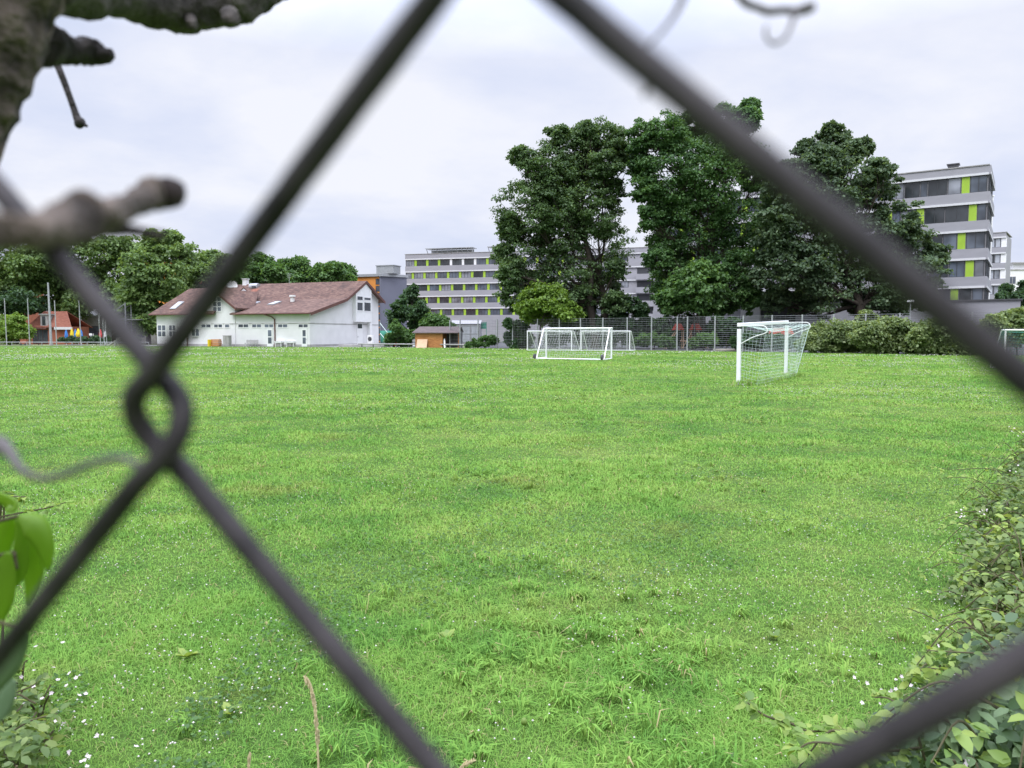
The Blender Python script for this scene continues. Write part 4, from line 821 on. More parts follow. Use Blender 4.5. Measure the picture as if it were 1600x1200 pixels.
# ------------------------------------------------------------------ playground behind the fence
q = GX(1073, 93); w = empty('swing_frame', q, 'wooden play frame with two small red roofs behind the mesh fence', 'playground frame')
for k in (-1, 1):
    for j in (-1, 1): mb = MB(); mb.tube([q+np.array([k*.5, j*.5, 0]), q+np.array([k*.5, j*.4, 2.2])], .06, 6); mb.build('post', M['ply'], w)
    mb = MB(); c = q+np.array([k*1.05, 0, 2.25]); mb.prism([c+np.array([-.65, -.6, 0]), c+np.array([.65, -.6, 0]), c+np.array([.25, -.6, .75]), c+np.array([-.25, -.6, .75])], (0, 1.2, 0)); mb.build('roof', M['red'], w)
    for j in (-1, 1): mb = MB(); mb.tube([q+np.array([k*1.1, j*.5, 2.4]), q+np.array([k*2.6, j*.6, 0])], .06, 6); mb.build('leg', M['ply'], w)
mb = MB(); mb.box(q+np.array([0, 0, 1.0]), (1.4, 1.0, .1)); mb.tube([q+np.array([-.6, -.5, .1]), q+np.array([.5, -.5, 2.0])], .05, 6); mb.tube([q+np.array([-.9, -.5, .9]), q+np.array([.9, -.5, .9])], .05, 6); mb.build('platform', M['ply'], w)
q = GX(1220, 84); w = empty('playhouse', q, 'red roofed playhouse on posts seen through the nearest goal', 'playhouse')
for k in (-1, 1):
    for j in (-1, 1): mb = MB(); mb.tube([q+np.array([k*.8, j*.6, 0]), q+np.array([k*.8, j*.6, 1.7])], .06, 6); mb.build('post', M['ply'], w)
mb = MB(); c = q+Z(1.65); mb.prism([c+np.array([-1.2, -.9, 0]), c+np.array([1.2, -.9, 0]), c+np.array([.8, -.9, .75]), c+np.array([-.8, -.9, .75])], (0, 1.8, 0)); mb.build('roof', M['red'], w, bevel=.05)
mb = MB(); mb.box(q+Z(.75), (1.6, 1.2, .08)); mb.box(q+np.array([0, .6, 1.1]), (1.6, .05, .7)); mb.build('platform', M['ply'], w)
mb = MB(); mb.box(np.array(GX(1137, 79))+Z(.1), (2.6, 1.6, .2)); tag(mb.build('sandbox_edge', M['sand'], bevel=.03), 'pale low sandbox edge at the foot of the fence left of the nearest goal', 'sandbox')
q = GX(1421, 72); w = empty('street_lamp', q, 'slim lamp post with small white head above the hedge', 'street lamp')
zt = P(1421, 474, 72)[2]; mb = MB(); mb.tube([q, q+Z(zt)], [.08, .05], 8); mb.build('pole', M['metal'], w)
mb = MB(); mb.tube([q+Z(zt), q+Z(zt+.12), q+Z(zt+.14), q+Z(zt+.3)], [.07, .12, .34, .26], 12); mb.build('lamp_head', M['whitepaint'], w)
# ------------------------------------------------------------------ trees
T = crown_tree
T('oak_tree', 'broad dark oak with open airy top, left of the three big trees', 'tree', 'big trees behind the mesh fence',
  [(832, 405, 55), (822, 318, 46), (850, 258, 38), (898, 232, 40), (945, 218, 33), (897, 310, 58), (930, 395, 55), (880, 445, 50), (945, 455, 36), (800, 432, 27), (955, 300, 22), (845, 462, 30), (920, 206, 20), (800, 360, 26), (870, 212, 18), (975, 240, 20), (915, 470, 28), (812, 245, 18), (865, 375, 44), (806, 466, 24), (962, 474, 20), (890, 478, 24), (935, 340, 40), (962, 418, 16), (790, 398, 20), (870, 290, 38), (905, 268, 36), (945, 262, 30), (868, 330, 40)],
  97, 938, M['leafA'], leaf=.31, dens=1.3, clump=.27, trunk=.55, per=115, fork=.22, stems=2)
T('maple_tree', 'tallest dense green tree in the middle of the three big trees', 'tree', 'big trees behind the mesh fence',
  [(1002, 215, 26), (1040, 208, 30), (1085, 200, 32), (1128, 192, 30), (1165, 188, 24), (1172, 168, 15), (1050, 280, 58), (1118, 265, 58), (1090, 350, 68), (1045, 368, 40), (1150, 345, 50), (1058, 430, 46), (1118, 440, 50), (1012, 300, 25), (1018, 340, 22), (1002, 262, 20), (1168, 420, 42), (1050, 455, 32), (1180, 280, 26), (1095, 465, 32), (1190, 360, 24), (1052, 476, 22), (1132, 474, 26), (1168, 466, 24), (1060, 320, 46), (1130, 400, 50), (1005, 260, 24), (1085, 250, 44), (1150, 240, 34), (1030, 405, 24)],
  95, 1095, M['leafB'], leaf=.31, dens=1.4, clump=.27, trunk=.6, per=115, fork=.25)
T('chestnut_tree', 'wide dark chestnut partly hiding the gray office, right of the three big trees', 'tree', 'big trees behind the mesh fence',
  [(1300, 222, 28), (1330, 238, 22), (1275, 262, 30), (1312, 305, 60), (1240, 295, 38), (1365, 300, 34), (1400, 352, 38), (1250, 370, 56), (1335, 390, 64), (1425, 392, 38), (1212, 420, 42), (1290, 448, 50), (1370, 448, 48), (1440, 432, 38), (1225, 335, 36), (1458, 400, 22), (1215, 468, 24), (1298, 203, 12), (1340, 470, 25), (1258, 236, 20), (1350, 228, 17), (1372, 266, 20), (1252, 474, 22), (1402, 470, 24), (1442, 462, 22), (1300, 340, 56), (1380, 400, 48), (1260, 420, 40), (1290, 260, 36), (1238, 272, 24), (1210, 330, 24), (1200, 380, 26), (1208, 300, 20)],
  89, 1322, M['leafC'], leaf=.38, dens=1.35, clump=.27, trunk=.5, per=90, fork=.2, stems=2, flat=.55)
T('lilac_tree', 'small lighter green tree at the foot of the tallest big tree', 'tree', None, [(1065, 440, 27), (1095, 432, 26), (1118, 442, 24), (1080, 462, 30), (1110, 468, 26), (1050, 466, 20)], 88.5, 1085, M['leafM'], leaf=.42, trunk=.16, per=80, dens=1.3, fork=.3)
T('laburnum_tree', 'bright yellow green rounded small tree behind the mid pitch goal', 'tree', None, [(838, 470, 25), (858, 465, 24), (820, 478, 17), (872, 478, 21), (888, 488, 16), (845, 490, 20), (826, 492, 13), (902, 492, 8)], 92, 842, M['leafY'], leaf=.4, trunk=.14, per=90, fork=.35)
T('dark_shrub', 'dark gray green shrub behind the fence between the oak and the maple', 'shrub', None, [(970, 484, 14), (988, 478, 14), (1003, 488, 12), (962, 492, 10)], 96, 985, M['leafD'], leaf=.34, trunk=.1)
T('pine_tree', 'dark green bushy tree between the clubhouse gable and the left office', 'tree', None, [(640, 466, 15), (628, 482, 16), (652, 486, 17), (640, 500, 22), (618, 498, 15), (660, 505, 16), (645, 455, 9)], 111, 642, M['leafD'], leaf=.38, trunk=.2, per=70, fork=.2)
T('leafy_shrub', 'green shrub immediately left of the timber shed', 'shrub', None, [(625, 522, 14), (610, 530, 10), (640, 524, 12), (632, 534, 10), (618, 512, 10)], 106, 626, M['leafM'], leaf=.3, trunk=.08)
T('leafy_shrub', 'green rounded shrub rising behind the timber shed roof', 'shrub', None, [(680, 503, 13), (694, 503, 10), (666, 508, 12), (688, 514, 12), (703, 512, 8)], 108, 684, M['leafM'], leaf=.3, trunk=.08)
T('dark_shrub', 'tall dark shrub beside the far left goal post', 'shrub', None, [(812, 515, 15), (800, 530, 13), (822, 532, 13), (808, 540, 12), (795, 505, 8)], 93.5, 811, M['leafD'], leaf=.3, trunk=.08)
T('leafy_shrub', 'low shrub at the fence foot right of the timber shed', 'shrub', None, [(745, 537, 8), (757, 534, 10), (770, 532, 9), (733, 540, 6)], 95, 757, M['leafM'], leaf=.22, trunk=.05)
T('leafy_shrub', 'pale green shrub behind the fence left of the swing frame', 'shrub', None, [(1005, 532, 11), (1020, 530, 11), (1034, 534, 10), (1048, 536, 9)], 87, 1022, M['leafM'], leaf=.24, trunk=.06)
T('leafy_shrub', 'dense shrub behind the fence right of the swing frame', 'shrub', None, [(1085, 537, 9), (1097, 531, 11), (1111, 534, 11)], 82.5, 1100, M['leafM'], leaf=.24, trunk=.06)
T('leafy_shrub', 'dark dense shrub seen through the net of the nearest goal', 'shrub', None, [(1150, 536, 10), (1170, 531, 15), (1190, 532, 15), (1212, 536, 12), (1232, 534, 12)], 76.5, 1185, M['leafD'], leaf=.26, trunk=.07)
T('leafy_shrub', 'small yellowish shrub sticking out over the fence above the hedge', 'shrub', None, [(1352, 492, 8), (1362, 498, 8), (1345, 500, 7)], 72.5, 1354, M['leafH'], leaf=.22, trunk=.06)
# hedge in overlapping bushes, one plant mass per stretch
HL = [[(1262, 533, 15), (1278, 526, 18), (1298, 523, 21), (1318, 520, 22), (1285, 540, 12), (1310, 542, 12), (1338, 521, 20), (1330, 541, 13), (1270, 543, 9), (1252, 540, 9), (1302, 534, 18), (1322, 532, 18), (1346, 534, 16)],
      [(1358, 521, 22), (1382, 518, 21), (1405, 519, 22), (1428, 520, 20), (1362, 543, 13), (1392, 543, 13), (1422, 543, 13), (1398, 512, 14), (1345, 528, 18), (1370, 534, 18), (1410, 534, 18), (1440, 530, 18)],
      [(1450, 518, 22), (1475, 519, 22), (1500, 522, 21), (1522, 528, 18), (1450, 544, 13), (1480, 546, 12), (1508, 547, 12), (1538, 538, 14), (1532, 548, 9), (1462, 511, 12), (1438, 528, 18), (1465, 534, 18), (1495, 536, 17), (1515, 540, 14)]]
for i, hl in enumerate(HL):
    T('hedge', ['left end of the pale leaved hedge, just right of the nearest goal', 'middle stretch of the pale leaved hedge below the lamp post', 'right stretch of the pale leaved hedge below the office corner'][i], 'hedge', 'hedge along the fence', hl, [70, 66, 62][i], [1300, 1394, 1486][i], M['leafH'], leaf=.24, dens=1.9, clump=.38, trunk=.06, per=75, spread=.25, crown='foliage', stem='branches', flat=.85)
T('hedge', 'short pale hedge behind the cut off right goal', 'hedge', None, [(1562, 515, 16), (1546, 514, 13), (1553, 501, 12), (1570, 497, 12), (1590, 492, 12), (1585, 508, 18), (1605, 506, 18), (1630, 510, 20), (1590, 525, 16), (1570, 532, 14), (1615, 528, 16)], 60, 1590, M['leafH'], leaf=.24, trunk=.06, crown='foliage', stem='branches')
T('park_tree', 'dark green tree at the right edge before the white block', 'tree', None, [(1596, 465, 16), (1585, 482, 16), (1605, 485, 20), (1575, 490, 10), (1610, 450, 14)], 100, 1595, M['leafD'], leaf=.36, trunk=.16)
T('park_tree', 'small tree in the gap between the office wing and white block', 'tree', None, [(1572, 452, 9), (1568, 466, 10), (1564, 478, 10)], 140, 1568, M['leafD'], leaf=.4, trunk=.15)
# plane trees on the left
PL = [([(-10, 395, 40), (30, 440, 30), (45, 412, 30), (20, 455, 26), (70, 440, 25), (-30, 440, 40)], 25, 'plane tree at the left edge in front of the brick building', 'leafL', 146),
      ([(80, 400, 34), (112, 395, 34), (100, 435, 38), (60, 430, 25), (130, 440, 30), (95, 470, 28), (122, 478, 24)], 115, 'leaning plane tree above the red roofed house', 'leafL', 148),
      ([(160, 400, 34), (190, 392, 26), (175, 435, 38), (145, 445, 26), (205, 450, 28), (180, 470, 26)], 178, 'plane tree with dark lower crown above the gray hall', 'leafL', 150),
      ([(238, 392, 26), (262, 380, 20), (280, 402, 26), (225, 430, 36), (262, 435, 36), (215, 470, 30), (250, 475, 26), (205, 495, 24), (228, 505, 20), (240, 370, 12), (272, 372, 11)], 232, 'tallest plane tree of the left row, just left of the clubhouse', 'leafL', 138),
      ([(312, 415, 24), (330, 408, 20), (350, 418, 20), (315, 440, 26), (345, 445, 24), (290, 445, 20)], 322, 'plane tree behind the left wing of the clubhouse roof', 'leafL', 150),
      ([(385, 425, 22), (408, 415, 21), (375, 445, 22), (410, 445, 26), (430, 425, 16)], 400, 'plane tree behind the roof dish and chimney', 'leafM', 152),
      ([(448, 420, 17), (470, 418, 18), (455, 442, 22), (480, 440, 20)], 464, 'plane tree behind the roof antenna', 'leafM', 154),
      ([(500, 428, 16), (520, 424, 16), (540, 426, 14), (505, 445, 18), (532, 445, 18), (548, 438, 8)], 522, 'rightmost plane tree of the row, behind the clubhouse ridge', 'leafM', 156)]
for lob, bx, lab, lm, d in PL: T('plane_tree', lab, 'tree', 'row of plane trees behind the clubhouse', lob, d, bx, M[lm], leaf=.62, dens=1.35, clump=.28, trunk=.35, per=58, fork=.35)
T('dark_shrub', 'dark bushy undergrowth tree at the left edge below the plane trees', 'tree', None, [(10, 472, 22), (35, 470, 24), (-15, 480, 26), (55, 478, 16), (20, 488, 18)], 140, 18, M['leafD'], leaf=.45, trunk=.2)
T('bright_bush', 'bright yellow green round bush at the far left edge', 'bush', None, [(5, 510, 18), (25, 508, 17), (38, 518, 13), (-15, 512, 20), (12, 525, 14), (34, 528, 9)], 128, 15, M['leafY'], leaf=.36, trunk=.1, per=70)
for i, (px_, w_) in enumerate(((112, 26), (150, 30), (205, 16))):
    T('low_shrub', ['low green planting below the parasols', 'low dark planting in front of the gray hall', 'low planting left of the clubhouse windows'][i], 'shrub', 'low planting behind the far left touchline', [(px_-w_*.6, 531, 5), (px_, 530, 6), (px_+w_*.6, 531, 5), (px_-w_*.3, 533, 4), (px_+w_*.3, 533, 4)], 123, px_, M['leafD'], leaf=.2, trunk=.04, crown='foliage', stem='branches')
# ------------------------------------------------------------------ lawn: blades, clover
def ground_pts(n, d0, d1, wid=.76, pad=1.3):
    d = np.exp(RNG.uniform(math.log(d0), math.log(d1), n)); x = RNG.uniform(-1, 1, n)*(d*wid+pad); return x, d
def on_lawn(x, y):                       # inside the pitch outline
    far = np.where(x < -12, 107+(-12-x)*.19, np.interp(x, [-12, -8.3, 36.3, 60], [107, 98, 64, 45])); return y < far
N_ = 1350000
x, y = ground_pts(N_, 1.2, 100); k = on_lawn(x, y); x, y = x[k], y[k]; n = len(x)
lush = np.clip((vnoise(x, y, 1.3, 3)*.6+vnoise(x, y, .45, 5)*.4-.42)*4, 0, 1)
front = np.exp(-(((y-3.7)/1.0)**2))*np.exp(-((x-.25)/.9)**2)                 # ranker tufts in front, centre right
keep = RNG.uniform(size=n) < (.66+.34*np.maximum(lush, front)); x, y, lush, front = [q[keep] for q in (x, y, lush, front)]; n = len(x)
Hh = (.019+.022*lush+.026*front*vnoise(x, y, .22, 9))*RNG.uniform(.5, 1.4, n)*(1+np.minimum(y, 60)/60)
wd = np.maximum(.0019, .00088*y)*RNG.uniform(.7, 1.4, n); az = RNG.uniform(0, 2*math.pi, n); ln = RNG.uniform(.3, 2.2, n)
hx, hy = np.cos(az), np.sin(az); ta = az+math.pi/2+RNG.normal(size=n)*.5; tx, ty = np.cos(ta), np.sin(ta)
b = np.stack([x, y, np.full(n, -.006)], 1); h = np.stack([hx, hy, np.zeros(n)], 1); t = np.stack([tx, ty, np.zeros(n)], 1)*wd[:, None]/2
p1 = b+h*(ln*Hh*.3)[:, None]+np.array([0, 0, 1.0])*(Hh*.62)[:, None]; p2 = b+h*(ln*Hh*1.05)[:, None]+np.array([0, 0, 1.0])*(Hh*(1.08-.5*ln*.6))[:, None]
V = np.stack([b-t, b+t, p1+t*.85, p1-t*.85, p2+t*.12, p2-t*.12], 1).reshape(-1, 3); ii = (np.arange(n)*6)[:, None]
Fq = np.stack([ii+np.array([0, 1, 2, 3]), ii+np.array([3, 2, 4, 5])], 1).reshape(-1, 4)
# coarser tufts with arching blades
tu = RNG.uniform([-2.6, 2.3], [2.6, 9.5], (2600, 2)); pr_ = np.exp(-((tu[:, 1]-3.5)/.9)**2-((tu[:, 0]-.25)/.85)**2)*1.0+.10*(vnoise(tu[:, 0], tu[:, 1], 1.2, 8) > .6)
tu = tu[RNG.uniform(size=len(tu)) < pr_]; nb = 38; n2 = len(tu)*nb; ti = np.repeat(np.arange(len(tu)), nb); sc2 = RNG.uniform(.45, 1.25, len(tu))[ti]
az = (RNG.uniform(0, 6.283, len(tu))[ti]+RNG.normal(size=n2)*1.1); ro = RNG.uniform(0, .07, n2)*sc2; bx = tu[ti, 0]+np.cos(az)*ro; by = tu[ti, 1]+np.sin(az)*ro; az = az+RNG.normal(size=n2)*.5
ll = RNG.uniform(.05, .125, n2)*sc2; le = RNG.uniform(.25, .8, n2); hd = np.stack([np.cos(az), np.sin(az), np.zeros(n2)], 1); td = np.stack([-np.sin(az), np.cos(az), np.zeros(n2)], 1)*(RNG.uniform(.0022, .004, n2))[:, None]
b0_ = np.stack([bx, by, np.full(n2, -.004)], 1); q1 = b0_+hd*(ll*le*.35)[:, None]+np.array([0, 0, 1.])*(ll*.6)[:, None]; q2 = b0_+hd*(ll*le*1.15)[:, None]+np.array([0, 0, 1.])*(ll*(.85-.55*le))[:, None]
gl = 2600; gp = GX(1155, 24.4)+(GX(1232, 30.2)-GX(1155, 24.4))*RNG.uniform(-.04, 1.06, gl)[:, None]+np.stack([RNG.normal(size=gl)*.22+.15, RNG.normal(size=gl)*.18, np.zeros(gl)], 1)
ga = RNG.uniform(0, 6.283, gl); gd = np.stack([np.cos(ga), np.sin(ga), np.zeros(gl)], 1); gh_ = RNG.uniform(.08, .24, gl)
b0_ = np.vstack([b0_, gp]); hdl = np.vstack([hd*(ll*le)[:, None], gd*(gh_*.5)[:, None]]); td = np.vstack([td, np.stack([-np.sin(ga), np.cos(ga), np.zeros(gl)], 1)*.008]); hz = np.concatenate([ll, gh_]); n2 += gl
q1 = b0_+hdl*.35+np.array([0, 0, 1.])*(hz*.6)[:, None]; q2 = b0_+hdl*1.15+np.array([0, 0, 1.])*(hz*np.concatenate([.85-.55*le, np.full(gl, .9)]))[:, None]
Vt = np.stack([b0_-td*.6, b0_+td*.6, q1+td, q1-td, q2+td*.15, q2-td*.15], 1).reshape(-1, 3); ii = (np.arange(n2)*6)[:, None]
Ft = np.stack([ii+np.array([0, 1, 2, 3]), ii+np.array([3, 2, 4, 5])], 1).reshape(-1, 4); V, Fq = cat([(V, Fq), (Vt, Ft)])
tag(npmesh('grass', V, Fq, M['blade']), 'short mown grass of the pitch', 'grass', kind='stuff')
# clover leaves low in the turf
x, y = ground_pts(90000, 1.6, 26); dn = vnoise(x, y, 1.1, 21)*.6+vnoise(x, y, .4, 22)*.4; k = (dn > .56) & on_lawn(x, y); x, y = x[k], y[k]; n = len(x)
C = np.stack([x, y, RNG.uniform(.015, .045, n)], 1); nn = unit(np.array([0, 0, 1.0])+RNG.normal(size=(n, 3))*.35)
V, Fq = inst([(0, -.5, 0), (.5, -.35, .08), (.5, .35, .08), (0, .5, 0), (-.5, .3, .08), (-.5, -.3, .08)], [(0, 1, 2, 3), (0, 3, 4, 5)], C, unit(np.cross(nn, rdir(n))), nn, np.maximum(.016, .0016*y)*RNG.uniform(.7, 1.3, n))
tag(npmesh('clover_leaves', V, Fq, M['leafM']), 'patches of clover leaves in the turf', 'clover', kind='stuff')
# clover heads, in drifts
x, y = ground_pts(150000, 2.2, 100); dn = vnoise(x, y, 4.5, 31)*.5+vnoise(x, y, 1.5, 32)*.3+vnoise(x, y, .5, 33)*.2
pr_ = (np.clip((dn-.55)*9, 0, 1)*.26+.0012)*(.35+np.minimum(y/26, 2.4)); k = (RNG.uniform(size=len(x)) < pr_) & on_lawn(x, y); x, y = x[k], y[k]; n = len(x)
C = np.stack([x, y, RNG.uniform(.04, .085, n)+np.minimum(y, 60)*.0006], 1)
V, Fq = inst(BLOB[0], BLOB[1], C, rdir(n)*[1, 1, .1], np.tile([0, 0, 1.0], (n, 1))+RNG.normal(size=(n, 3))*.2, np.maximum(.0052, .00055*y)*RNG.uniform(.6, 1.25, n))
tag(npmesh('clover_flowers', V, Fq, M['clover']), 'white clover heads scattered over the pitch', 'clover', kind='stuff')
# ------------------------------------------------------------------ chain link fence right before the lens
CORN = ((199, 655), (1900, 837), (769, -91), (859, 1436))   # where the four strands round the opening cross when extended
Am = np.stack([ray(*CORN[0]), ray(*CORN[1]), -ray(*CORN[2]), -ray(*CORN[3])], 1); dk = np.linalg.svd(Am)[2][-1]; dk = dk/dk[0]*.0685
VL, VR, VT, VB = [np.array([0, 0, CH])+ray(*c)*k for c, k in zip(CORN, dk)]
C0 = (VL+VR)/2; hx_, vx_ = (VR-VL)/2, (VT-VB)/2; fn = unit(np.cross(hx_, vx_)); fn = fn*np.sign(np.dot(fn, [0, -1, 0])); uh = unit(hx_); uv = unit(vx_); DK = .0038
hx_ = hx_-uh*DK; vx_ = vx_+uv*DK
clf = empty('chain_link_fence', C0*np.array([1, 1, 0]), 'dark rusty chain link fence right in front of the viewer', 'fence')
def vert(i, j): return C0+hx_*i+vx_*j
rw = .00107
def wire_path(k, jlo, jhi):
    pts = []
    for j in range(jhi, jlo-1, -1):      # from the top down; even j: left bend (i=k), odd: right bend
        left = (k+j) % 2 != 0
        i = k if left else k+1
        V0 = vert(i, j); sg = 1 if left else -1
        K_ = V0-uh*sg*DK; a = unit(vert(i+sg, j+1)+uh*sg*DK-K_); b = unit(vert(i+sg, j-1)+uh*sg*DK-K_); f = fn*rw*1.05*sg
        pts += [K_+a*.0250+f, K_+a*.0130+f, K_+a*.0072+f, V0-uh*sg*.0021+uv*.0017+f*.6, V0-uh*sg*.0021-uv*.0017-f*.6, K_+b*.0072-f, K_+b*.0130-f, K_+b*.0250-f]
    return pts
NZ = int(CH/np.linalg.norm(vx_)*.985/1)
for k in range(-34, 22):
    lo, hi = -NZ, 6
    pts = smooth_path(wire_path(k, lo, hi), 2 if abs(k) > 3 else 4)
    if k in (-2, -1, 0) : pass
    mb = MB(); mb.tube(pts, rw, 7 if abs(k) > 3 else 12, jit=.05); mb.build('wire', M['linkwire'], clf, smooth=True)
# ------------------------------------------------------------------ branches and tendrils near the lens
def pxtube(mb, rows, k=5, n=14, jit=.0, m=0, knob=0.0):
    """rows: px, py, radius in px, distance"""
    p = smooth_path(rows, k); pts = [P(a, b, d) for a, b, r, d in p]; rad = [max(r*d/F, 1e-5)*(1+knob*RNG.uniform(-1, 1)) for a, b, r, d in p]
    return mb.tube(pts, rad, n, m, jit=jit)
br_ = empty('tree_branch', (-.75, .42, 0), 'thick gray lichened branch with a side limb at the top left corner', 'branch')
mb = MB()
stem_pts = [np.array(q) for q in ((-.78, .40, 0), (-.70, .38, .5), (-.50, .33, 1.0), (-.34, .26, 1.45))]
rows = [(-112, 262, 88, .2), (-77, 170, 84, .2), (-38, 75, 84, .2), (0, -30, 84, .2), (25, -130, 80, .2), (45, -260, 76, .2)]
p = smooth_path(rows, 7); pts = [P(a, b, d) for a, b, r, d in p]; rad = [r*d/F for a, b, r, d in p]
pre = smooth_path(np.array(stem_pts+[pts[0]]), 6)[:-1]; pr2 = list(np.linspace(.02, rad[0], len(pre)))
mb.tube(list(pre)+pts, [q*(1+RNG.uniform(-.05, .05)) for q in pr2+rad], 20, jit=.02); mb.build('main_limb', M['barknear'], br_, smooth=True)
mb = MB(); pxtube(mb, [(60, -60, 62, .21), (120, -22, 48, .235), (180, -18, 40, .255), (235, -2, 40, .27), (285, 4, 42, .28), (325, 4, 38, .285), (362, -4, 40, .29), (395, -22, 38, .3), (440, -46, 36, .31), (540, -110, 30, .32)], 6, 20, .07, knob=.05)
for (a, b, r) in ((245, 33, 14), (262, 36, 10), (362, 36, 13), (300, 44, 9)): pxtube(mb, [(a-4, b-16, r, .275), (a, b-4, r, .273), (a+2, b+4, r*.5, .273)], 3, 10, .1)
mb.build('side_limb', M['barkdark'], br_, smooth=True)
mb = MB(); pxtube(mb, [(62, 66, 34, .24), (92, 74, 25, .25), (118, 80, 19, .255), (142, 80, 21, .26), (160, 86, 15, .26), (176, 84, 7, .26)], 5, 14, .1, knob=.08); pxtube(mb, [(150, 90, 10, .26), (158, 98, 4, .26)], 3, 8)
mb.build('broken_stub', M['barkblack'], br_, smooth=True)
mb = MB(); pxtube(mb, [(84, 88, 5.2, .40), (98, 122, 4.8, .40), (112, 160, 4.6, .40), (120, 183, 5.5, .40), (124, 190, 8, .40), (126, 196, 7.5, .40), (128, 199, 3, .40)], 5, 10); pxtube(mb, [(122, 191, 4, .40), (136, 197, 2.5, .40)], 3, 6)
mb.build('twig', M['barkblack'], br_, smooth=True)
sb = empty('cut_branch', P(-150, 340, .068), 'blurred sawn off branch stub reaching in from the left edge', 'branch')
mb = MB(); pxtube(mb, [(-900, 700, 60, .075), (-500, 430, 56, .07), (-260, 352, 54, .068), (-60, 362, 40, .066), (0, 360, 31, .067), (40, 364, 27, .068), (85, 358, 31, .072), (112, 348, 36, .075), (130, 338, 37, .078), (146, 344, 30, .08), (178, 331, 22, .086), (204, 322, 19, .092), (226, 309, 22, .098), (242, 302, 25, .101), (254, 299, 20, .103)], 5, 18, .09, knob=.09); mb.build('limb', M['barknear'], sb, smooth=True)
mb = MB(); pxtube(mb, [(248, 302, 21, .1005), (262, 302, 25, .1015), (273, 298, 21, .1025), (276, 297, 9, .103)], 3, 14, .05); mb.build('cut_end', M['cut'], sb, smooth=True)
mb = MB(); pxtube(mb, [(130, 352, 22, .08), (168, 356, 15, .085), (205, 360, 10, .088), (236, 366, 8, .09), (256, 369, 8, .09)], 4, 10, .08); mb.build('twig', M['cut'], sb, smooth=True)
def tendril(lab, rows_list, mat_='tendril'):
    mb = MB()
    for rows in rows_list: pxtube(mb, rows, 5, 8)
    return tag(mb.build('vine_tendril', M[mat_], smooth=True), lab, 'tendril', 'dry tendrils on the fence')
tendril('curling tendril stub with looped tip at the top right of the picture', [[(1120, -60, 7, .098), (1160, 0, 6.5, .098), (1185, 12, 6, .098), (1200, 18, 6.5, .098), (1225, 16, 6, .098), (1245, 18, 7, .098), (1262, 13, 8.5, .098), (1272, 9, 6, .098)], [(1243, 18, 5, .098), (1236, 40, 3.2, .095), (1226, 60, 2.8, .093), (1208, 68, 2.6, .092), (1196, 55, 2.4, .092), (1198, 40, 2, .092)]])
tendril('thin blurred tendril crossing the upper wire', [[(1075, -30, 6.5, .085), (1062, 8, 5, .083), (1040, 42, 3.2, .08), (1012, 72, 2.6, .078)], [(1022, 108, 7, .066), (1014, 132, 5.5, .066), (1006, 150, 4.5, .066)]])
tendril('blurred wavy tendril with dark knob at the left edge, beside the wire twist', [[(-60, 690, 16, .095), (-8, 694, 17, .095), (14, 706, 9, .093), (35, 735, 6.5, .09), (70, 748, 6, .088), (110, 738, 6, .086), (150, 722, 6, .084), (190, 716, 6, .082), (222, 730, 6, .08)]])
# near leaves at the left edge
def big_leaf(mb, rows, d, tilt=.3, fold=.25):
    p = smooth_path(rows, 6); n = len(p); V = []
    for i, (a, b, w) in enumerate(p):
        q0 = p[max(i-1, 0)][:2]; q1 = p[min(i+1, n-1)][:2]; t = unit(np.array(q1)-np.array(q0)); nn = np.array([-t[1], t[0]])
        dd = d*(1+.02*i/n)
        for s_, z in ((-1, -tilt), (-.5, -tilt*.4+fold*.4), (0, fold), (.5, tilt*.4+fold*.4), (1, tilt)): V.append(P(a+nn[0]*w*s_, b+nn[1]*w*s_, dd-z*w*d/F))
    mb.add(V, [(i*5+j, i*5+j+1, (i+1)*5+j+1, (i+1)*5+j) for i in range(n-1) for j in range(4)])
def leaf_sprig(name, lab, leaves, twigs, lm, d, base):
    w = empty(name, base, lab, 'leaves')
    for rows, tl_ in leaves:
        mb = MB(); big_leaf(mb, rows, d*(1+RNG.uniform(-.04, .04)), tl_); o = mb.build('leaf', M[lm], w, smooth=True); o.modifiers.new('thick', 'SOLIDIFY').thickness = .0003
    for rows in twigs: mb = MB(); pxtube(mb, [(*q, d*.99) for q in rows], 4, 7); mb.build('twig', M['cane'], w, smooth=True)
    return w
leaf_sprig('leaf_sprig', 'bright fresh green drooping leaves at the left edge above the lower wire',
  [([(28, 808, 4), (52, 822, 22), (68, 848, 17), (74, 876, 9), (75, 892, 2)], .5), ([(26, 812, 4), (42, 845, 16), (52, 882, 18), (50, 915, 11), (43, 945, 2)], -.3), ([(22, 806, 4), (8, 830, 16), (-2, 862, 16), (-8, 890, 3)], .4),
   ([(14, 862, 4), (6, 895, 20), (-2, 935, 24), (-10, 975, 12), (-25, 1020, 2)], .2), ([(10, 800, 3), (20, 790, 10), (2, 778, 8), (-14, 770, 2)], .3), ([(30, 808, 4), (33, 850, 12), (30, 890, 12), (26, 915, 2)], .6)],
  [[(-90, 840, 4), (-30, 822, 3.5), (30, 806, 3)], [(-40, 880, 3), (0, 868, 3), (22, 862, 2.5)], [(22, 862, 3), (26, 890, 3)]], 'leafN', .27, (-.5, .3, 0))
leaf_sprig('leaf_sprig', 'blurred gray green leaf half over dark green leaf at the lower left edge', [([(44, 990, 3), (30, 1010, 14), (12, 1036, 20), (-12, 1066, 18), (-36, 1090, 4)], .5), ([(22, 1062, 3), (12, 1085, 12), (3, 1108, 13), (-8, 1132, 4)], -.6)],
  [[(-60, 960, 3), (10, 975, 3), (50, 985, 2.5)]], 'leafN2', .2, (-.4, .2, 0))
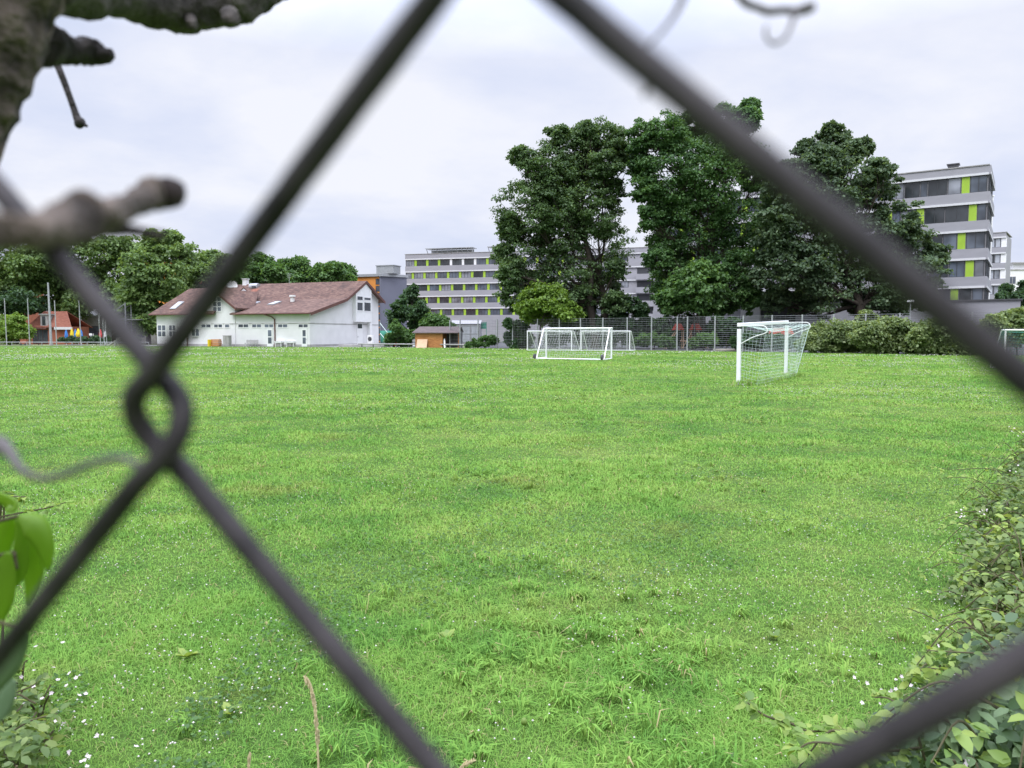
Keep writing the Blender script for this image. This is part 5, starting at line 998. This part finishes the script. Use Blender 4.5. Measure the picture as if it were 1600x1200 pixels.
# ------------------------------------------------------------------ brambles
def bramble(lab, mounds, nl, size, shoots, flowers, tips=0, group='brambles along the near side of the pitch', mat_='leafR'):
    """mounds: (px, py, radius m, distance); compound leaves on canes"""
    Cs = [(P(a, b, d), r) for a, b, r, d in mounds]; base = np.mean([c for c, r in Cs], axis=0)*[1, 1, 0]
    w = empty('bramble_bush', base, lab, 'bramble', group)
    auto = []
    for c_, r_ in Cs:
        for _ in range(2 if r_ > .12 else 1):
            a = RNG.uniform(1.8, 5.2); u0 = np.array([math.cos(a), math.sin(a), 0])*r_; q0 = c_+u0*.5+np.array([0, 0, r_*.5])
            auto.append([q0, c_+u0*1.1+np.array([0, 0, r_*RNG.uniform(.5, 1.0)]), c_+u0*1.7+np.array([0, 0, r_*RNG.uniform(-.1, .7)])])
    wt = np.array([r**2 for c, r in Cs]); wt /= wt.sum(); ii = RNG.choice(len(Cs), nl, p=wt); cc = np.array([c for c, r in Cs])[ii]; rr = np.array([r for c, r in Cs])[ii]
    d = rdir(nl); d[:, 2] = np.abs(d[:, 2])*1.1-.25; d = unit(d); lump = .55+.85*vnoise(cc[:, 0]*7+d[:, 0]*3, d[:, 1]*3+d[:, 2]*2+cc[:, 1], .45, 4)
    c = cc+d*(rr*lump*RNG.uniform(.45, 1.05, nl)**.6)[:, None]*[1, 1, .85]; c[:, 2] = np.maximum(c[:, 2], .04)
    nn = unit(d*.55+np.array([0, -.15, .75])+RNG.normal(size=(nl, 3))*.45); x0 = unit(np.cross(nn, rdir(nl))); y0 = np.cross(nn, x0)
    parts = []
    for ang in (-1.25, 0, 1.25):
        x = x0*math.cos(ang)+y0*math.sin(ang); parts.append(inst(LEAFQ[0], LEAFQ[1], c+x*.012, x-nn*.15, nn+RNG.normal(size=(nl, 3))*.2, size*RNG.uniform(.6, 1.15, nl)*(1.0 if ang == 0 else .8)))
    V, Fq = cat(parts); npmesh('foliage', V, Fq, M[mat_], w, smooth=False)
    for k in range(len(Cs)*3):
        c_, r_ = Cs[k % len(Cs)]; a = RNG.uniform(0, 6.28); q0 = np.array([c_[0]+RNG.normal()*r_*.3, c_[1]+RNG.normal()*r_*.3, 0]); q2 = c_+np.array([math.cos(a), math.sin(a), .35])*r_*RNG.uniform(.8, 1.12); q2[2] = max(q2[2], .05)
        q1 = (q0+q2)/2+np.array([0, 0, r_*.7]); mb = MB(); mb.tube(smooth_path([q0, q1, q2], 5), [.0045]*6+[.0035]*5, 5); mb.build('cane', M['cane'], w)
    tp = []
    for rows in [[P(*q) for q in r_] for r_ in shoots]+auto:
        pp = smooth_path([np.maximum(q, [-99, -99, .05]) for q in rows], 5); mb = MB(); mb.tube(pp, list(np.linspace(.004, .0018, len(pp))), 6); mb.build('cane', M['cane'], w)
        for j in range(2, len(pp), 2): 
            for s_ in range(1 if j < len(pp)-2 else 2): tp.append((pp[j], unit(pp[j]-pp[j-1])))
    if tp:
        n = len(tp); c = np.array([q for q, t in tp]); t = np.array([t for q, t in tp]); side = unit(np.cross(t, [0, 0, 1.0]))*RNG.choice([-1, 1], n)[:, None]
        nn = unit(np.array([0, -.35, 1.0])+RNG.normal(size=(n, 3))*.4); parts = []
        for ang in (-.8, 0, .8):
            b_ = unit(side+t*.4+RNG.normal(size=(n, 3))*.25); yy = np.cross(nn, b_); x = b_*math.cos(ang)+yy*math.sin(ang); parts.append(inst(LEAF[0], [f for f in LEAFQ[1]] if 0 else LEAF[1], c+b_*size*.3, x, nn, size*.85*RNG.uniform(.6, 1.1, n)*(1 if ang == 0 else .8)))
        V, Fq = cat(parts); V2, F2 = V, Fq
        me_o = MB(); me_o.v = [tuple(v) for v in V2]; me_o.f = [tuple(dict.fromkeys(f)) for f in F2.tolist()]; me_o.m = [0]*len(me_o.f)
        me_o.build('tip_leaves', M['leafRt' if tips else mat_], w, smooth=True)
    if flowers:
        fl_ = []
        for a, b, d_, k in flowers:
            c0 = P(a, b, d_)
            for _ in range(k): fl_.append(c0+RNG.normal(size=3)*[.045, .05, .03])
        c = np.array(fl_); n = len(c); c[:, 2] = np.maximum(c[:, 2], .05); parts = []
        n0 = unit(np.array([0, -.5, .8])+RNG.normal(size=(n, 3))*.4); x0 = unit(np.cross(n0, rdir(n))); y0 = np.cross(n0, x0)
        for k in range(5):
            a = k*2*math.pi/5; x = x0*math.cos(a)+y0*math.sin(a); parts.append(inst(RH[0], RH[1], c, x+n0*.3, n0,   .0095*RNG.uniform(.8, 1.2, n)))
        V, Fq = cat(parts); npmesh('blossom', V, Fq, M['petal'], w)
    return w
bramble('far bramble thicket at the right edge, dark and tangled', [(1615, 742, .3, 7.6), (1680, 725, .45, 7.4), (1605, 785, .3, 6.7), (1562, 800, .2, 6.3), (1625, 820, .34, 6.2), (1700, 795, .45, 6.2), (1545, 842, .17, 5.9), (1592, 858, .24, 5.6), (1655, 858, .34, 5.5), (1512, 862, .1, 5.6), (1618, 705, .14, 7.9)], 2300, .06,
        [[(1600, 745, 6.6), (1540, 732, 6.5), (1490, 734, 6.5), (1450, 728, 6.5)], [(1560, 775, 6.4), (1520, 748, 6.4), (1470, 747, 6.4)], [(1620, 700, 7.6), (1600, 682, 7.6), (1585, 672, 7.6)]], [(1578, 675, 7.6, 5), (1598, 673, 7.6, 4), (1590, 737, 6.9, 5), (1570, 785, 6.3, 7), (1540, 800, 5.9, 5), (1505, 800, 5.8, 8)], 1)
bramble('middle bramble thicket with yellowish tips on the right', [(1545, 915, .22, 4.7), (1592, 900, .3, 4.7), (1650, 900, .4, 4.6), (1515, 945, .12, 4.5), (1570, 975, .2, 4.1), (1620, 970, .28, 4.0), (1545, 1005, .14, 3.8), (1500, 1030, .1, 3.65), (1590, 1035, .2, 3.55), (1650, 1020, .3, 3.6), (1460, 1050, .08, 3.4)], 1500, .06,
        [[(1540, 1010, 3.5), (1490, 985, 3.5), (1455, 965, 3.5), (1418, 950, 3.5)], [(1560, 900, 4.4), (1520, 872, 4.4), (1480, 862, 4.4)], [(1590, 960, 3.8), (1540, 925, 3.8), (1500, 905, 3.8)], [(1600, 900, 4.0), (1590, 840, 4.1), (1575, 812, 4.2)]], [(1470, 990, 3.45, 4), (1560, 985, 3.6, 4), (1380, 1078, 3.0, 6), (1362, 1065, 3.05, 4), (1405, 1082, 2.95, 8), (1415, 1075, 3.0, 4)], 1)
bramble('near bramble with large dull green leaves in the lower right corner', [(1420, 1120, .07, 2.7), (1480, 1105, .1, 2.7), (1545, 1085, .15, 2.7), (1610, 1070, .22, 2.7), (1440, 1180, .09, 2.2), (1515, 1160, .12, 2.1), (1580, 1150, .15, 2.0), (1650, 1140, .2, 2.0), (1480, 1210, .16, 1.85), (1560, 1200, .18, 1.75), (1640, 1190, .2, 1.7), (1400, 1230, .14, 1.9)], 760, .062,
        [[(1420, 1155, 2.0), (1370, 1147, 2.0), (1320, 1142, 2.0), (1262, 1142, 2.0), (1235, 1130, 2.0)], [(1240, 1132, 2.05), (1200, 1120, 2.05), (1180, 1108, 2.05), (1168, 1098, 2.05)], [(1380, 1180, 1.9), (1320, 1165, 1.9), (1270, 1160, 1.9), (1245, 1172, 1.9)]], [(1470, 1188, 1.65, 3), (1515, 1108, 2.1, 4), (1560, 1100, 2.2, 4), (1590, 1085, 2.3, 3), (1440, 1095, 2.7, 4)], 1, mat_='leafRn')
bramble('low bramble with pale blossom clusters in the lower left corner', [(-30, 1130, .2, 2.8), (10, 1150, .12, 2.6), (35, 1165, .1, 2.5), (-20, 1190, .16, 2.4), (25, 1190, .1, 2.3), (60, 1090, .06, 2.9), (-10, 1060, .12, 3.1)], 380, .05,
        [[(-40, 1120, 2.7), (20, 1085, 2.7), (50, 1072, 2.7), (62, 1062, 2.7)], [(-30, 1180, 2.4), (40, 1130, 2.4), (90, 1115, 2.4)]], [(42, 1012, 3.0, 5), (55, 1075, 2.75, 5), (62, 1088, 2.72, 3), (72, 1068, 2.75, 3), (112, 1092, 2.7, 4), (74, 1155, 2.5, 3), (122, 1188, 2.4, 5), (140, 1192, 2.4, 4)], 0, None)
bramble('single bramble shoot with pale tip leaves at the left, above the fresh leaves', [(-60, 800, .1, 2.6), (-20, 785, .05, 2.6)], 60, .06, [[(-60, 800, 2.6), (0, 778, 2.6), (40, 776, 2.6)], [(-40, 815, 2.6), (40, 800, 2.6), (80, 792, 2.6), (102, 785, 2.6)]], [], 1, None)
# ------------------------------------------------------------------ grass stalks and single weeds
def stalk(lab, rows, d, r):
    w = empty('grass_stalk', P(rows[-1][0], rows[-1][1], d)*[1, 1, 0], lab, 'grass stalk', 'dry grass stalks'); mb = MB(); pp = smooth_path([P(a, b, d) for a, b in rows], 6); last = pp[-1]
    pp = list(pp)+[np.array([last[0], last[1], last[2]*.5]), np.array([last[0], last[1], 0.])]
    mb.tube(pp, list(np.linspace(r*.3, r, len(pp))), 6); mb.build('stem', M['straw'], w, smooth=True)
    mb = MB()
    for j in range(2, min(len(pp)-2, 22)):
        for s_ in (-1, 1): q = pp[j]+np.array([s_*r*.8, RNG.normal()*r, 0]); mb.tube([q+Z(-.004), q+Z(.002), q+Z(.007)], [r*.4, r*.8, r*.1], 5)
    mb.build('seed_head', M['straw'], w)
stalk('tall curved dry grass stalk at the bottom, left of centre', [(474, 1056), (484, 1072), (491, 1100), (495, 1140), (497, 1180), (498, 1215)], 1.5, .0026)
stalk('short forked dry stalk at the bottom edge beside the tall one', [(391, 1176), (389, 1190), (388, 1215)], 1.7, .0022)
stalk('short bent straw at the bottom edge right of centre', [(744, 1188), (728, 1194), (718, 1206), (714, 1220)], 1.8, .003)
w = empty('round_leaf_weed', G(818, 1150), 'single round pale leaf on a thin stalk at the bottom centre', 'weed'); mb = MB(); a, b = G(817, 1152), P(819, 1134, G(817, 1152)[1]-.02)
mb.tube([a, (a+b)/2+np.array([.004, 0, 0]), b], .0018, 6); mb.build('stem', M['leafRt'], w)
mb = MB(); c = b+Z(.016); mb.add([c+np.array([math.cos(q)*.013, -.004*math.cos(q*2), math.sin(q)*.017]) for q in np.arange(14)*math.pi/7]+[c+np.array([0, -.004, 0])], [(k, (k+1) % 14, 14) for k in range(14)]); o = mb.build('leaf', M['leafRt'], w, smooth=True); o.modifiers.new('thick', 'SOLIDIFY').thickness = .0006
# broad weeds: plantain rosettes
for i, (px_, py_, s_, lab) in enumerate(((292, 1030, .04, 'pale broad leaved weed in the turf above the tall dry stalk'), (360, 1120, .035, 'small weed rosette just left of the tall dry stalk'), (700, 1000, .035, 'weed rosette in the turf right of the lower fence wire'), (1210, 1000, .035, 'weed rosette in the turf before the middle bramble thicket'))):
    c = G(px_, py_); k = 9; a = RNG.uniform(0, 6.28, k); x = np.stack([np.cos(a), np.sin(a), RNG.uniform(.35, 1.0, k)], 1); nn = np.stack([-np.cos(a)*.8, -np.sin(a)*.8, np.ones(k)], 1)
    V, Fq = inst(LEAFQ[0], LEAFQ[1], np.tile(c+Z(.01), (k, 1)), x, nn, s_*RNG.uniform(1.1, 1.9, k))
    o = npmesh('plantain', V, Fq, M['leafRt'], smooth=True); tag(o, lab, 'weed', 'weed rosettes in the turf')
# distant trees closing the view beyond the buildings
n = 420; xs = RNG.uniform(-420, 420, n); hs = 5+7*vnoise(xs, xs*0, 25, 2)
C = np.stack([xs, 330+RNG.uniform(-15, 15, n), hs*RNG.uniform(.25, 1, n)], 1); V, Fq = clump_leaves(C, RNG.uniform(2.5, 5, n), 90, 1.6, .8); V[:, 2] = np.maximum(V[:, 2], .05)
tag(npmesh('distant_woods', V, Fq, M['leafD']), 'far line of trees beyond the buildings', 'woods', kind='stuff')
# dark planting behind the mesh fence
for px_, d_, lab in ((885, 99, 'dark planting behind the fence below the left half of the oak'), (930, 98, 'dark planting behind the fence between the oak trunks'), (972, 97, 'dark planting behind the fence under the gap between oak and maple'), (1022, 96, 'dark planting behind the fence under the left side of the maple'), (1075, 97, 'dark planting around the foot of the maple behind the swing frame'), (1135, 86, 'dark planting behind the fence just left of the nearest goal')):
    crown_tree('dark_shrub', lab, 'shrub', 'dark planting behind the mesh fence', [(px_-22, 530, 14), (px_, 527, 16), (px_+22, 530, 14), (px_+6, 510, 14), (px_-14, 508, 14), (px_+18, 512, 12)], d_, px_, M['leafD'], leaf=.36, trunk=.05, dens=1.0, crown='foliage', stem='branches')
